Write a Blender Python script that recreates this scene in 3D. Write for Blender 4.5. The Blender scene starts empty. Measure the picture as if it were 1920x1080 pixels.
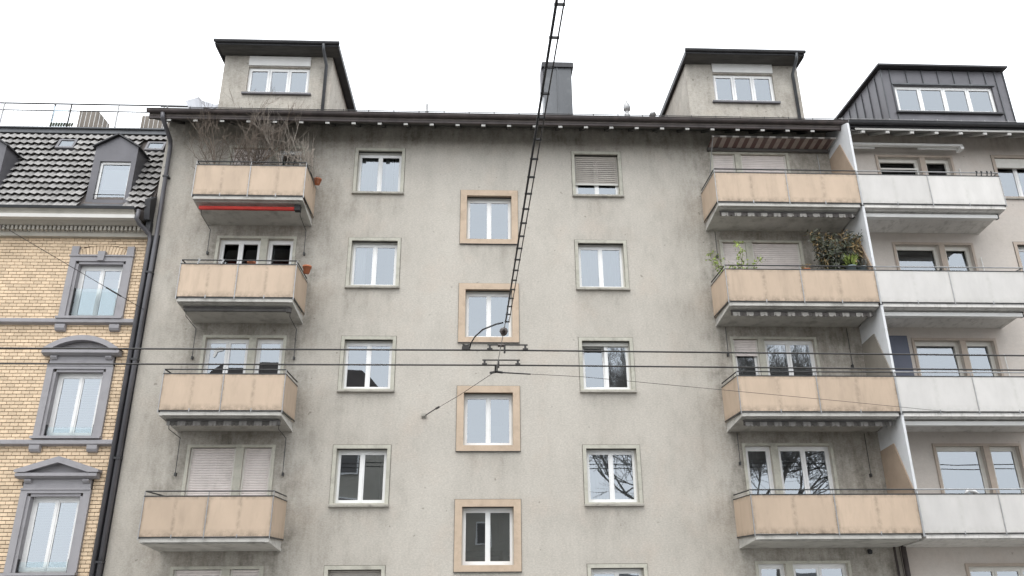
import bpy, math, random
from mathutils import Vector, Matrix
random.seed(11)
C = bpy.context.scene.collection
SC = bpy.context.scene

# ------------------------------------------------------------------ camera, sky, sun, exposure
CAM_Y, CAM_Z = -19.616, 1.6
PITCH, YAW, ROLL = 0.3608, 0.0441, -0.0072
fw = Vector((math.sin(YAW)*math.cos(PITCH), math.cos(YAW)*math.cos(PITCH), math.sin(PITCH)))
rt = Vector((math.cos(YAW), -math.sin(YAW), 0)); up = rt.cross(fw)
rt2 = rt*math.cos(ROLL)+up*math.sin(ROLL); up2 = up*math.cos(ROLL)-rt*math.sin(ROLL)
cd = bpy.data.cameras.new('camera'); cam = bpy.data.objects.new('camera', cd); C.objects.link(cam)
cd.sensor_width = 36; cd.lens = 36*1443.27/1920; cd.clip_end = 2000; cd.clip_start = .05
cam.matrix_world = Matrix(((rt2.x, up2.x, -fw.x, 0), (rt2.y, up2.y, -fw.y, CAM_Y), (rt2.z, up2.z, -fw.z, CAM_Z), (0, 0, 0, 1)))
SC.camera = cam

w = bpy.data.worlds.new('World'); SC.world = w; w.use_nodes = True
nt = w.node_tree; bg = nt.nodes['Background']
sky = nt.nodes.new('ShaderNodeTexSky'); sky.sky_type = 'NISHITA'; sky.sun_disc = False
sky.sun_elevation = math.radians(58); sky.sun_rotation = math.radians(200)
hs = nt.nodes.new('ShaderNodeHueSaturation'); hs.inputs['Saturation'].default_value = .12
mx = nt.nodes.new('ShaderNodeMix'); mx.data_type = 'RGBA'; mx.inputs[0].default_value = .86
mx.inputs[7].default_value = (11.6, 12.0, 12.5, 1)          # even overcast cloud layer
nt.links.new(sky.outputs[0], hs.inputs['Color']); nt.links.new(hs.outputs[0], mx.inputs[6])
nt.links.new(mx.outputs[2], bg.inputs[0]); bg.inputs[1].default_value = .1
sl = bpy.data.lights.new('sun', 'SUN'); sun = bpy.data.objects.new('sun', sl); C.objects.link(sun)
sl.energy = .6; sl.angle = math.radians(40); sl.color = (1, .96, .9)
sun.rotation_euler = (math.radians(32), 0, math.radians(-20)); sun.location = (0, -30, 40)
SC.view_settings.view_transform = 'Standard'; SC.view_settings.look = 'None'
SC.view_settings.exposure = 1.05; SC.view_settings.gamma = 1
SC.cycles.max_bounces = 8; SC.cycles.transparent_max_bounces = 12; SC.cycles.caustics_reflective = False

# ------------------------------------------------------------------ materials
def nn(t, typ, **kw):
    n = t.nodes.new(typ)
    for k, v in kw.items(): setattr(n, k, v)
    return n
def mathn(t, op, a, b=None, clamp=False):
    n = nn(t, 'ShaderNodeMath', operation=op, use_clamp=clamp)
    for i, v in enumerate((a, b)):
        if v is None: continue
        if isinstance(v, (int, float)): n.inputs[i].default_value = v
        else: t.links.new(v, n.inputs[i])
    return n.outputs[0]
def noise(t, scale, stretch=(1, 1, 1), detail=4, rough=.6, coord=None):
    g = nn(t, 'ShaderNodeNewGeometry'); m = nn(t, 'ShaderNodeMapping'); m.inputs['Scale'].default_value = stretch
    t.links.new(coord if coord else g.outputs['Position'], m.inputs[0])
    n = nn(t, 'ShaderNodeTexNoise'); n.inputs['Scale'].default_value = scale
    n.inputs['Detail'].default_value = detail; n.inputs['Roughness'].default_value = rough
    t.links.new(m.outputs[0], n.inputs['Vector']); return n.outputs['Fac']
def remap(t, v, a, b, c=0., d=1.):
    n = nn(t, 'ShaderNodeMapRange'); n.inputs[1].default_value = a; n.inputs[2].default_value = b
    n.inputs[3].default_value = c; n.inputs[4].default_value = d; t.links.new(v, n.inputs[0]); return n.outputs[0]
def mixc(t, f, a, b):
    n = nn(t, 'ShaderNodeMix', data_type='RGBA')
    for i, v in ((0, f), (6, a), (7, b)):
        if isinstance(v, (int, float)): n.inputs[i].default_value = v
        elif isinstance(v, tuple): n.inputs[i].default_value = (*v[:3], 1)
        else: t.links.new(v, n.inputs[i])
    return n.outputs[2]
def pm(name, col, rough=.7, var=.18, scale=2.5, stretch=(1, 1, 1), fine=0., fscale=40, fstretch=(1, 1, 1), bump=0., metal=0., spec=.4,
       dirt=None, dscale=1.5, dstretch=(1, 1, 1), damt=.5, rnd=0., island=False):
    m = bpy.data.materials.new(name); m.use_nodes = True; t = m.node_tree; b = t.nodes['Principled BSDF']
    n1 = noise(t, scale, stretch)
    c = mixc(t, remap(t, n1, .3, .7), tuple(x*(1-var) for x in col), tuple(min(1, x*(1+var)) for x in col))
    if fine or bump:
        n2 = noise(t, fscale, fstretch, 3, .7)
        if fine:
            dk = mixc(t, remap(t, n2, .3, .7, 1-fine, 1+fine), (0, 0, 0), c)
            n = nn(t, 'ShaderNodeVectorMath', operation='SCALE'); t.links.new(c, n.inputs[0]); t.links.new(remap(t, n2, .3, .7, 1-fine, 1+fine), n.inputs['Scale']); c = n.outputs[0]
        if bump:
            bp = nn(t, 'ShaderNodeBump'); bp.inputs['Strength'].default_value = bump; bp.inputs['Distance'].default_value = .01
            t.links.new(n2, bp.inputs['Height']); t.links.new(bp.outputs[0], b.inputs['Normal'])
    if dirt:
        n3 = noise(t, dscale, dstretch, 6, .65)
        c = mixc(t, mathn(t, 'MULTIPLY', remap(t, n3, .5, .72), damt), c, dirt)
    if rnd:
        oi = nn(t, 'ShaderNodeObjectInfo'); gi = nn(t, 'ShaderNodeNewGeometry')
        r = mathn(t, 'FRACT', mathn(t, 'ADD', oi.outputs['Random'], gi.outputs['Random Per Island']))
        n = nn(t, 'ShaderNodeVectorMath', operation='SCALE'); t.links.new(c, n.inputs[0]); t.links.new(remap(t, r, 0, 1, 1-rnd, 1+rnd), n.inputs['Scale']); c = n.outputs[0]
    t.links.new(c, b.inputs['Base Color'])
    b.inputs['Roughness'].default_value = rough; b.inputs['Metallic'].default_value = metal; b.inputs['Specular IOR Level'].default_value = spec
    return m
def stucco(name, col, dirtcol, fine=.2, var=.07):
    m = bpy.data.materials.new(name); m.use_nodes = True; t = m.node_tree; b = t.nodes['Principled BSDF']
    n1 = noise(t, .55, (1, 1, 1), 6, .62); n2 = noise(t, 19, (1, 1, 1.9), 4, .8); n4 = noise(t, 2.3, (1, 1, .55), 6, .7); n5 = noise(t, 7, (1, 1, 1.6), 5, .7)
    c = mixc(t, remap(t, n1, .32, .68), tuple(x*(1-var) for x in col), tuple(x*(1+var*.6) for x in col))
    pk = mixc(t, mathn(t, 'MULTIPLY', remap(t, noise(t, .8, (1, 1, 1), 5, .6), .52, .68), .35), c, (col[0]*1.0, col[1]*.91, col[2]*.86))
    at = nn(t, 'ShaderNodeAttribute', attribute_name='grime_shade')  # holds dirt streaks plus painted shade of eaves and balcony recesses
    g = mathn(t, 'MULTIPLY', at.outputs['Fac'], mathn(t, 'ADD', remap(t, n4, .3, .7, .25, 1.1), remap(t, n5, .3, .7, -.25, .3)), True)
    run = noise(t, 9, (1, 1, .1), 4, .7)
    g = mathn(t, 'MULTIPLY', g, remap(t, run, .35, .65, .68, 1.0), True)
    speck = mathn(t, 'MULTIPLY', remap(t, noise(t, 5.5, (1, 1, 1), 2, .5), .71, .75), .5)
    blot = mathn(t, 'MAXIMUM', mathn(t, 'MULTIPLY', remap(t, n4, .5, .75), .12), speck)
    c = mixc(t, mathn(t, 'ADD', g, blot, True), pk, dirtcol)  # painted shade blends to the same tone as the dirt
    n = nn(t, 'ShaderNodeVectorMath', operation='SCALE'); t.links.new(c, n.inputs[0])
    sp = mathn(t, 'MULTIPLY', remap(t, n2, .28, .72, 1-fine, 1+fine), remap(t, n5, .3, .7, .95, 1.05))
    t.links.new(sp, n.inputs['Scale']); t.links.new(n.outputs[0], b.inputs['Base Color'])
    bp = nn(t, 'ShaderNodeBump'); bp.inputs['Strength'].default_value = .35; bp.inputs['Distance'].default_value = .012
    t.links.new(n2, bp.inputs['Height']); t.links.new(bp.outputs[0], b.inputs['Normal'])
    b.inputs['Roughness'].default_value = .95; b.inputs['Specular IOR Level'].default_value = .15
    return m
def panelmat(name, col, dirtcol, amt, side=False):
    m = bpy.data.materials.new(name); m.use_nodes = True; t = m.node_tree; b = t.nodes['Principled BSDF']
    n1 = noise(t, 1.6, (1, 1, .5), 5, .6)
    c = mixc(t, remap(t, n1, .35, .65), tuple(x*.93 for x in col), tuple(x*1.05 for x in col))
    st = noise(t, 5, (1, 1, .18), 5, .65); gr = noise(t, 9, (1, 1, 1), 5, .7)
    tc = nn(t, 'ShaderNodeTexCoord'); sx = nn(t, 'ShaderNodeSeparateXYZ'); t.links.new(tc.outputs['Generated'], sx.inputs[0])
    ed = mathn(t, 'MAXIMUM', remap(t, sx.outputs[2], 0, .2, 1, 0), remap(t, sx.outputs[2], .9, 1, 0, .8))
    mid = mathn(t, 'ABSOLUTE', mathn(t, 'SUBTRACT', sx.outputs[0], .5))
    if not side:
        ed = mathn(t, 'MAXIMUM', ed, remap(t, mid, 0, .045, .7, 0)); ed = mathn(t, 'MAXIMUM', ed, remap(t, mid, .46, .5, 0, .8))
    f = mathn(t, 'MULTIPLY', mathn(t, 'MULTIPLY', ed, remap(t, gr, .35, .7)), amt*1.5, True)
    f = mathn(t, 'ADD', f, mathn(t, 'MULTIPLY', remap(t, st, .5, .75), amt*.38), True)
    c = mixc(t, f, c, dirtcol)
    oi = nn(t, 'ShaderNodeObjectInfo'); n = nn(t, 'ShaderNodeVectorMath', operation='SCALE'); t.links.new(c, n.inputs[0]); t.links.new(remap(t, oi.outputs['Random'], 0, 1, .92, 1.05), n.inputs['Scale']); c = n.outputs[0]
    t.links.new(c, b.inputs['Base Color']); b.inputs['Roughness'].default_value = .6; b.inputs['Specular IOR Level'].default_value = .25
    return m
def glassmat(name, refl=(.90, .965, 1.03), ior=3.0, trans=(.7, .75, .76), wav=.006):
    m = bpy.data.materials.new(name); m.use_nodes = True; t = m.node_tree; t.nodes.remove(t.nodes['Principled BSDF'])
    fr = nn(t, 'ShaderNodeFresnel'); fr.inputs[0].default_value = ior
    gl = nn(t, 'ShaderNodeBsdfGlossy'); gl.inputs['Roughness'].default_value = .004; gl.inputs[0].default_value = (*refl, 1)
    tr = nn(t, 'ShaderNodeBsdfTransparent'); tr.inputs[0].default_value = (*trans, 1)
    bp = nn(t, 'ShaderNodeBump'); bp.inputs['Strength'].default_value = .3; bp.inputs['Distance'].default_value = wav
    t.links.new(noise(t, 1.3, (1, 1, .8), 1, .4), bp.inputs['Height']); t.links.new(bp.outputs[0], gl.inputs['Normal'])
    mi = nn(t, 'ShaderNodeMixShader'); t.links.new(fr.outputs[0], mi.inputs[0]); t.links.new(tr.outputs[0], mi.inputs[1]); t.links.new(gl.outputs[0], mi.inputs[2])
    t.links.new(mi.outputs[0], t.nodes['Material Output'].inputs[0]); return m
def stripemat(name, a, b_, period, off=0.):
    m = bpy.data.materials.new(name); m.use_nodes = True; t = m.node_tree; b = t.nodes['Principled BSDF']
    g = nn(t, 'ShaderNodeNewGeometry'); sx = nn(t, 'ShaderNodeSeparateXYZ'); t.links.new(g.outputs['Position'], sx.inputs[0])
    s = mathn(t, 'GREATER_THAN', mathn(t, 'FRACT', mathn(t, 'DIVIDE', mathn(t, 'ADD', sx.outputs[0], 50+off), period)), .5)
    n = noise(t, 6, (1, 1, 1))
    c = mixc(t, s, a, b_); c = mixc(t, mathn(t, 'MULTIPLY', remap(t, n, .4, .7), .4), c, (.12, .11, .1))
    t.links.new(c, b.inputs['Base Color']); b.inputs['Roughness'].default_value = .9; return m

M = dict(
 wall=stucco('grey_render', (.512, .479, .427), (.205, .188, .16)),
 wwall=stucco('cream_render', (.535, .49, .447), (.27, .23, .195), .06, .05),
 stone=pm('window_stone', (.465, .45, .385), .85, .1, 3, fine=.08, dirt=(.2, .185, .16), dscale=4, damt=.5),
 beige_stone=pm('beige_stone', (.515, .405, .305), .85, .08, 2, fine=.05, dirt=(.3, .23, .17), dscale=3, damt=.45),
 trim_w=pm('taupe_stone', (.40, .335, .28), .85, .08, 2, fine=.05, dirt=(.25, .2, .17), dscale=3, damt=.45),
 sillm=pm('sill_concrete', (.36, .34, .30), .9, .15, 4, fine=.1, dirt=(.1, .095, .085), dscale=5, damt=.7),
 white=pm('white_frame_paint', (.80, .80, .79), .4, .03, 4),
 cream=pm('cream_frame_paint', (.62, .6, .55), .5, .06, 4),
 shut=pm('roller_shutter_pvc', (.66, .60, .57), .6, .06, 3, dirt=(.4, .37, .34), dscale=4, damt=.35),
 shut_dark=pm('grey_blind_slat', (.42, .385, .345), .6, .12, 3),
 shut_bar=pm('shutter_bar', (.58, .57, .53), .5, .05, 4),
 panel=panelmat('beige_panel', (.525, .41, .31), (.2, .16, .12), .62),
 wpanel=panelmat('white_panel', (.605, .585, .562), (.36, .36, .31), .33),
 panel_s=panelmat('beige_panel_side', (.525, .41, .31), (.2, .16, .12), .6, True),
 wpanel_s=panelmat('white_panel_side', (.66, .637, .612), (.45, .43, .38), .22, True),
 concrete=pm('slab_concrete', (.50, .485, .45), .9, .1, 2, fine=.06, dirt=(.17, .16, .14), dscale=2.5, dstretch=(1, 1, 1), damt=.6),
 wconcrete=pm('slab_pale', (.66, .64, .61), .9, .08, 2, fine=.04, dirt=(.14, .135, .11), dscale=7, dstretch=(1, .5, .35), damt=.42),
 steel=pm('dark_steel', (.055, .055, .055), .5, .25, 6, metal=.4),
 galv=pm('pale_steel', (.34, .34, .34), .45, .15, 6, metal=.6),
 gutter=pm('gutter_brown', (.07, .058, .056), .5, .3, 3, dirt=(.12, .09, .08), damt=.4, metal=.2),
 gutter_b=pm('gutter_black', (.042, .042, .045), .5, .2, 3, metal=.2),
 soffit=pm('soffit_boards', (.085, .083, .077), .9, .25, 2, (1, 6, 1)),
 wsoffit=pm('soffit_grey', (.2, .195, .185), .9, .1, 2),
 rafter=pm('rafter_dark', (.08, .078, .073), .85, .15, 5),
 rafter_w=pm('rafter_pale', (.5, .49, .465), .8, .08, 5),
 zinc=pm('dark_zinc', (.125, .122, .132), .45, .15, 1.2, (1, 1, .4), dirt=(.08, .08, .085), dscale=2, damt=.5, metal=.3),
 zinc_g=pm('grey_zinc', (.088, .092, .098), .42, .15, 1.5, (1, 1, .5), dirt=(.16, .165, .17), dscale=2, damt=.5, metal=.35),
 rooft=pm('roof_tile_dark', (.15, .13, .12), .85, .25, 3, rnd=.25),
 tile=pm('grey_roof_tile', (.315, .305, .295), .85, .12, 1.5, fine=.12, dirt=(.15, .145, .13), dscale=3, damt=.6, rnd=.17),
 brick=pm('yellow_brick', (.69, .535, .372), .8, .07, 1.2, fine=.08, dirt=(.5, .38, .25), dscale=.9, damt=.3, rnd=.13),
 mortar=pm('dark_mortar', (.10, .078, .058), .95, .2, 10),
 grey_trim=pm('grey_painted_stone', (.315, .305, .318), .75, .05, 2, dirt=(.2, .195, .2), dscale=3, damt=.4),
 cornice=pm('cornice_beige', (.43, .405, .355), .85, .07, 2, dirt=(.26, .245, .21), dscale=3, damt=.45),
 cornice_w=pm('cornice_white', (.62, .605, .575), .8, .05, 2, dirt=(.4, .38, .34), dscale=4, damt=.3),
 glass=glassmat('window_glass'),
 glass_b=glassmat('window_glass_clear', ior=3.3, trans=(.95, .98, .98)),
 glass_old=glassmat('uncoated_window_glass', ior=1.75, trans=(.7, .75, .76)),
 guard=glassmat('guard_glass', ior=1.45, trans=(.93, .96, .96)),
 room=pm('room_plaster', (.16, .155, .15), .9, .1),
 blind=pm('white_blind', (.74, .75, .74), .8, .03),
 curtain=pm('white_curtain', (.72, .72, .72), .9, .05, 9, (4, 1, .3)),
 joint=pm('dirty_joint', (.13, .122, .105), .95, .4, 5),
 shade_strip=pm('reveal_shade_tone', (.05, .048, .045), .95, .2, 6),  # dark tone that paints shade under the window reveal head
 striped_d=stripemat('dull_striped_awning', (.2, .19, .18), (.07, .065, .06), .36),
 red=pm('red_awning_cloth', (.50, .045, .035), .8, .15, 3),
 grey_cloth=pm('grey_awning_cloth', (.11, .105, .1), .8, .2, 4),
 striped=stripemat('striped_awning', (.42, .40, .37), (.10, .09, .085), .36),
 stripe_red=stripemat('red_striped_awning', (.30, .25, .225), (.105, .062, .056), .27),
 awn_white=pm('awning_white_metal', (.68, .675, .655), .4, .05, 3),
 screen=pm('tan_screen', (.37, .285, .215), .8, .1, 2, dirt=(.2, .17, .14), damt=.4),
 screen_g=pm('grey_screen', (.27, .245, .21), .8, .1, 2, dirt=(.17, .16, .14), damt=.4),
 wing=pm('wing_wall_white', (.66, .67, .68), .8, .05, 1.5, dirt=(.4, .4, .39), dscale=2, damt=.4),
 bluescreen=pm('blue_screen', (.095, .103, .135), .7, .12, 2, (1, 1, .5)),
 bark=pm('bark', (.15, .12, .096), .9, .25, 12),
 bark_t=pm('street_tree_bark', (.26, .245, .225), .9, .2, 8),
 bark_l=pm('pale_twig', (.27, .235, .2), .9, .25, 12),
 leaf=pm('bright_leaf', (.27, .34, .09), .55, .25, 7, rnd=.3),
 leaf_d=pm('dark_leaf', (.06, .068, .042), .6, .3, 7, rnd=.35),
 leaf_t=pm('tan_leaf', (.29, .21, .105), .7, .3, 7, rnd=.35),
 leaf_g=pm('grey_leaf', (.15, .15, .135), .7, .3, 7, rnd=.3),
 terracotta=pm('terracotta', (.42, .15, .075), .8, .15, 8),
 glaze=pm('blue_grey_glaze', (.22, .27, .29), .3, .15, 8),
 black=pm('black_rubber', (.02, .02, .021), .6, .2, 8),
 wire=pm('wire_metal', (.045, .042, .04), .5, .2, 8, metal=.3),
 porcelain=pm('insulator', (.07, .055, .05), .25, .2, 8),
 tarp=pm('silver_tarp', (.40, .41, .44), .5, .12, 3, dirt=(.3, .31, .34), damt=.5),
 asphalt=pm('asphalt', (.05, .05, .052), .9, .2, .6, fine=.2, fscale=60),
 pave=pm('pavement', (.33, .325, .31), .9, .15, .8, fine=.1),
 paint=pm('road_paint', (.7, .7, .68), .7, .08, 3),
 ofac=pm('opposite_render', (.42, .40, .35), .9, .08, 1),
 oroof=pm('opposite_roof', (.06, .05, .045), .9, .2, 2),
 brownmetal=pm('brown_metal', (.19, .165, .14), .7, .12, 3, (1, 1, .3)),
)

# ------------------------------------------------------------------ mesh helpers
ORG = {}
class MB:
    def __init__(s): s.v = []; s.f = []; s.mi = []
    def face(s, idx, m=0): s.f.append(tuple(idx)); s.mi.append(m)
    def box(s, x0, x1, y0, y1, z0, z1, m=0):
        b = len(s.v)
        s.v += [(x0, y0, z0), (x1, y0, z0), (x1, y1, z0), (x0, y1, z0), (x0, y0, z1), (x1, y0, z1), (x1, y1, z1), (x0, y1, z1)]
        for q in ((0, 3, 2, 1), (4, 5, 6, 7), (0, 1, 5, 4), (1, 2, 6, 5), (2, 3, 7, 6), (3, 0, 4, 7)): s.face([b+i for i in q], m)
        return s
    def prism(s, poly, ext, m=0):
        b = len(s.v); n = len(poly); e = Vector(ext)
        s.v += [tuple(p) for p in poly] + [tuple(Vector(p)+e) for p in poly]
        nrm = Vector((0, 0, 0))
        for i in range(n): nrm += Vector(poly[i]).cross(Vector(poly[(i+1) % n]))
        fl = nrm.dot(e) > 0
        a = list(range(b, b+n)); c = list(range(b+n, b+2*n))
        s.face(a[::-1] if fl else a, m); s.face(c if fl else c[::-1], m)
        for i in range(n):
            j = (i+1) % n; q = [a[i], a[j], c[j], c[i]]; s.face(q if fl else q[::-1], m)
        return s
    def tube(s, pts, r, n=6, m=0, cap=True):
        pts = [Vector(p) for p in pts]; rs = r if isinstance(r, (list, tuple)) else [r]*len(pts)
        b = len(s.v); ref = None
        for i, p in enumerate(pts):
            d = (pts[min(i+1, len(pts)-1)]-pts[max(i-1, 0)])
            d = d.normalized() if d.length > 1e-9 else Vector((0, 0, 1))
            if ref is None: ref = Vector((0, 0, 1)) if abs(d.z) < .9 else Vector((1, 0, 0))
            u = d.cross(ref).normalized(); v = u.cross(d); ref = v if abs(v.dot(d)) < .9 else ref
            for k in range(n):
                a = 2*math.pi*k/n; s.v.append(tuple(p+(u*math.cos(a)+v*math.sin(a))*rs[i]))
        for i in range(len(pts)-1):
            for k in range(n):
                k2 = (k+1) % n; s.face((b+i*n+k, b+i*n+k2, b+(i+1)*n+k2, b+(i+1)*n+k), m)
        if cap:
            s.face([b+k for k in range(n)][::-1], m); s.face([b+(len(pts)-1)*n+k for k in range(n)], m)
        return s
    def lathe(s, c, prof, n=12, m=0):
        b = len(s.v)
        for (r, z) in prof:
            for k in range(n):
                a = 2*math.pi*k/n; s.v.append((c[0]+r*math.cos(a), c[1]+r*math.sin(a), c[2]+z))
        for i in range(len(prof)-1):
            for k in range(n):
                k2 = (k+1) % n; s.face((b+i*n+k, b+i*n+k2, b+(i+1)*n+k2, b+(i+1)*n+k), m)
        s.face([b+k for k in range(n)][::-1], m); s.face([b+(len(prof)-1)*n+k for k in range(n)], m); return s
    def mesh(s, name, mats, pivot, smooth=False):
        me = bpy.data.meshes.new(name)
        me.from_pydata([(a-pivot[0], b-pivot[1], c-pivot[2]) for a, b, c in s.v], [], s.f)
        for mm in (mats if isinstance(mats, (list, tuple)) else [mats]): me.materials.append(M[mm])
        me.polygons.foreach_set('material_index', s.mi)
        if smooth: me.polygons.foreach_set('use_smooth', [True]*len(s.f))
        return me
    def build(s, name, mats, parent=None, smooth=False, pivot=None, **props):
        if pivot is None:
            lo = [min(v[i] for v in s.v) for i in range(3)]; hi = [max(v[i] for v in s.v) for i in range(3)]
            pivot = [(lo[i]+hi[i])/2 for i in range(3)] if parent else [(lo[0]+hi[0])/2, (lo[1]+hi[1])/2, lo[2]]
        return place(name, s.mesh(name, mats, pivot, smooth), pivot, parent, **props)
def place(name, me, pivot, parent=None, **props):
    o = bpy.data.objects.new(name, me); C.objects.link(o); ORG[o.name] = Vector(pivot)
    if parent: o.parent = parent; o.location = Vector(pivot)-ORG[parent.name]
    else: o.location = pivot
    for k, v in props.items(): o[k] = v
    return o
def thing(name, loc, label, category, group=None):
    o = place(name, None, loc); o['label'] = label; o['category'] = category
    if group: o['group'] = group
    return o

# ------------------------------------------------------------------ ground
GZ = -.8
MB().box(-400, 400, -500, 300, GZ-.5, GZ).build('ground', 'asphalt', kind='structure')
g = MB(); g.box(-60, 60, -3.2, 12, GZ+.004, GZ+.13); g.box(-60, 60, -3.35, -3.2, GZ+.004, GZ+.14); g.build('pavement', 'pave', kind='structure')
g = MB(); g.box(-60, 60, -40, -17.5, GZ+.004, GZ+.13); g.box(-60, 60, -17.5, -17.35, GZ+.004, GZ+.14); g.build('far_pavement', 'pave', kind='structure')
g = MB()
for i in range(-20, 20): g.box(i*3, i*3+1.6, -10.4, -10.28, GZ+.002, GZ+.006)
g.build('road_marking', 'paint', kind='structure')

# ------------------------------------------------------------------ walls with openings
def gridwall(x0, x1, z0, z1, holes, y, depth, cell, grime_shade=None, sides=()):
    """front sheet with real openings and reveals; returns MB + grime list"""
    def cuts(a, b, ks):
        ks = sorted({round(k, 4) for k in ks if a < k < b} | {a, b}); out = []
        for p, q in zip(ks, ks[1:]):
            n = max(1, int(math.ceil((q-p)/cell))); out += [p+(q-p)*i/n for i in range(n)]
        return out+[b]
    xs = cuts(x0, x1, [h[i] for h in holes for i in (0, 1)]); zs = cuts(z0, z1, [h[i] for h in holes for i in (2, 3)])
    mb = MB(); gr = []
    nx = len(xs)
    for z in zs:
        for x in xs: mb.v.append((x, y, z)); gr.append(grime_shade(x, z) if grime_shade else 0.)
    for j in range(len(zs)-1):
        zc = (zs[j]+zs[j+1])/2
        for i in range(nx-1):
            xc = (xs[i]+xs[i+1])/2
            if any(h[0] < xc < h[1] and h[2] < zc < h[3] for h in holes): continue
            mb.face((j*nx+i, j*nx+i+1, (j+1)*nx+i+1, (j+1)*nx+i))
    for (a, b, c, d) in holes:
        q = len(mb.v); mb.v += [(a, y, c), (b, y, c), (b, y, d), (a, y, d), (a, y+depth, c), (b, y+depth, c), (b, y+depth, d), (a, y+depth, d)]
        gr += [.15]*8
        for f in ((0, 1, 5, 4), (1, 2, 6, 5), (2, 3, 7, 6), (3, 0, 4, 7)): mb.face([q+k for k in f])
    for xx in sides:
        q = len(mb.v); mb.v += [(xx, y, z0), (xx, y+10, z0), (xx, y+10, z1), (xx, y, z1)]; gr += [.2]*4
        mb.face([q+k for k in ((3, 2, 1, 0) if xx == x0 else (0, 1, 2, 3))])
    q = len(mb.v); mb.v += [(x0, y+10, z0), (x1, y+10, z0), (x1, y+10, z1), (x0, y+10, z1)]; gr += [.2]*4; mb.face((q+1, q, q+3, q+2))
    return mb, gr
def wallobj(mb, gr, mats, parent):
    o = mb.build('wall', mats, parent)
    a = o.data.attributes.new('grime_shade', 'FLOAT', 'POINT'); a.data.foreach_set('value', gr); return o
def rooms(parent, x0, x1, y0, z0, z1, floors):
    """dark rooms behind the facade"""
    mb = MB(); mb.box(x0, x1, y0+4.5, y0+4.6, z0, z1)
    for z in floors: mb.box(x0, x1, y0, y0+4.49, z-.22, z)
    n = max(2, int((x1-x0)/3.2))
    for i in range(n+1):
        x = x0+(x1-x0)*i/n
        for za, zb in zip(floors, floors[1:]): mb.box(x-.06, x+.06, y0+.01, y0+4.48, min(za, zb)+.004, max(za, zb)-.224)
    return mb.build('room', 'room', parent, kind='stuff')

H = 2.85
def pane(parent, x0, x1, z0, z1, y, mat='glass', tilt=None):
    rx = random.uniform(-.006, .006) if tilt is None else tilt; rz = random.uniform(-.004, .004)
    dz = (z1-z0)/2; dx = (x1-x0)/2; mb = MB()
    P = [(x0, y-dx*rz-dz*rx, z0), (x1, y+dx*rz-dz*rx, z0), (x1, y+dx*rz+dz*rx, z1), (x0, y-dx*rz+dz*rx, z1)]
    mb.v += P; mb.face((0, 1, 2, 3)); return mb.build('pane', mat, parent)
def slats(mb, x0, x1, z0, z1, y, pitch=.05, m=0, gap=.008, open_=False):
    n = max(1, int((z1-z0)/pitch))
    p = (z1-z0)/n
    for i in range(n):
        a = z0+i*p
        if open_:
            mb.prism([(x0, y-.03, a+.005), (x0, y-.03, a+.012), (x0, y+.03, a+p*.8), (x0, y+.03, a+p*.8-.007)], (x1-x0, 0, 0), m)
        else:
            mb.prism([(x0, y-.007, a), (x0, y-.012, a+p*.3), (x0, y-.012, a+p*.7), (x0, y-.006, a+p-gap), (x0, y+.01, a+p-gap), (x0, y+.01, a)], (x1-x0, 0, 0), m)
def sashes(win, cells, z0, z1, y, fr=.055, mat='white', glass='glass', tilts=None, bot=.07):
    for i, (a, b) in enumerate(cells):
        s = MB(); s.box(a, a+fr, y-.03, y+.03, z0, z1); s.box(b-fr, b, y-.03, y+.03, z0, z1)
        s.box(a+fr, b-fr, y-.03, y+.03, z1-fr, z1); s.box(a+fr, b-fr, y-.03, y+.03, z0, z0+bot)
        s.build('sash', mat, win); pane(win, a+fr-.005, b-fr+.005, z0+bot-.005, z1-fr+.005, y-.012, glass, tilts[i] if tilts else None)
def surround(parent, ox0, ox1, oz0, oz1, hx0, hx1, hz0, hz1, y, proud, mat, bottom=True, depth=.002):
    s = MB(); ya, yb = y-proud, y-.001
    s.box(ox0, hx0, ya, yb, oz0, oz1); s.box(hx1, ox1, ya, yb, oz0, oz1); s.box(hx0, hx1, ya, yb, hz1, oz1)
    if bottom: s.box(hx0, hx1, ya, yb, oz0, hz0)
    # linings running back into the reveal
    for a, b in ((hx0, hx0+.012), (hx1-.012, hx1)): s.box(a, b, ya, y+.18, hz0+.013, hz1-.013)
    s.box(hx0, hx1, ya, y+.18, hz1-.013, hz1+.0); s.box(hx0, hx1, ya, y+.18, hz0, hz0+.013)
    j = .011
    for a, b, c, d in ((ox0-j, ox0-.0005, oz0-j, oz1+j), (ox1+.0005, ox1+j, oz0-j, oz1+j), (ox0, ox1, oz1+.0005, oz1+j)): s.box(a, b, y-.012, y-.001, c, d, 1)
    return s.build('surround', [mat, 'joint'], parent)
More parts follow.
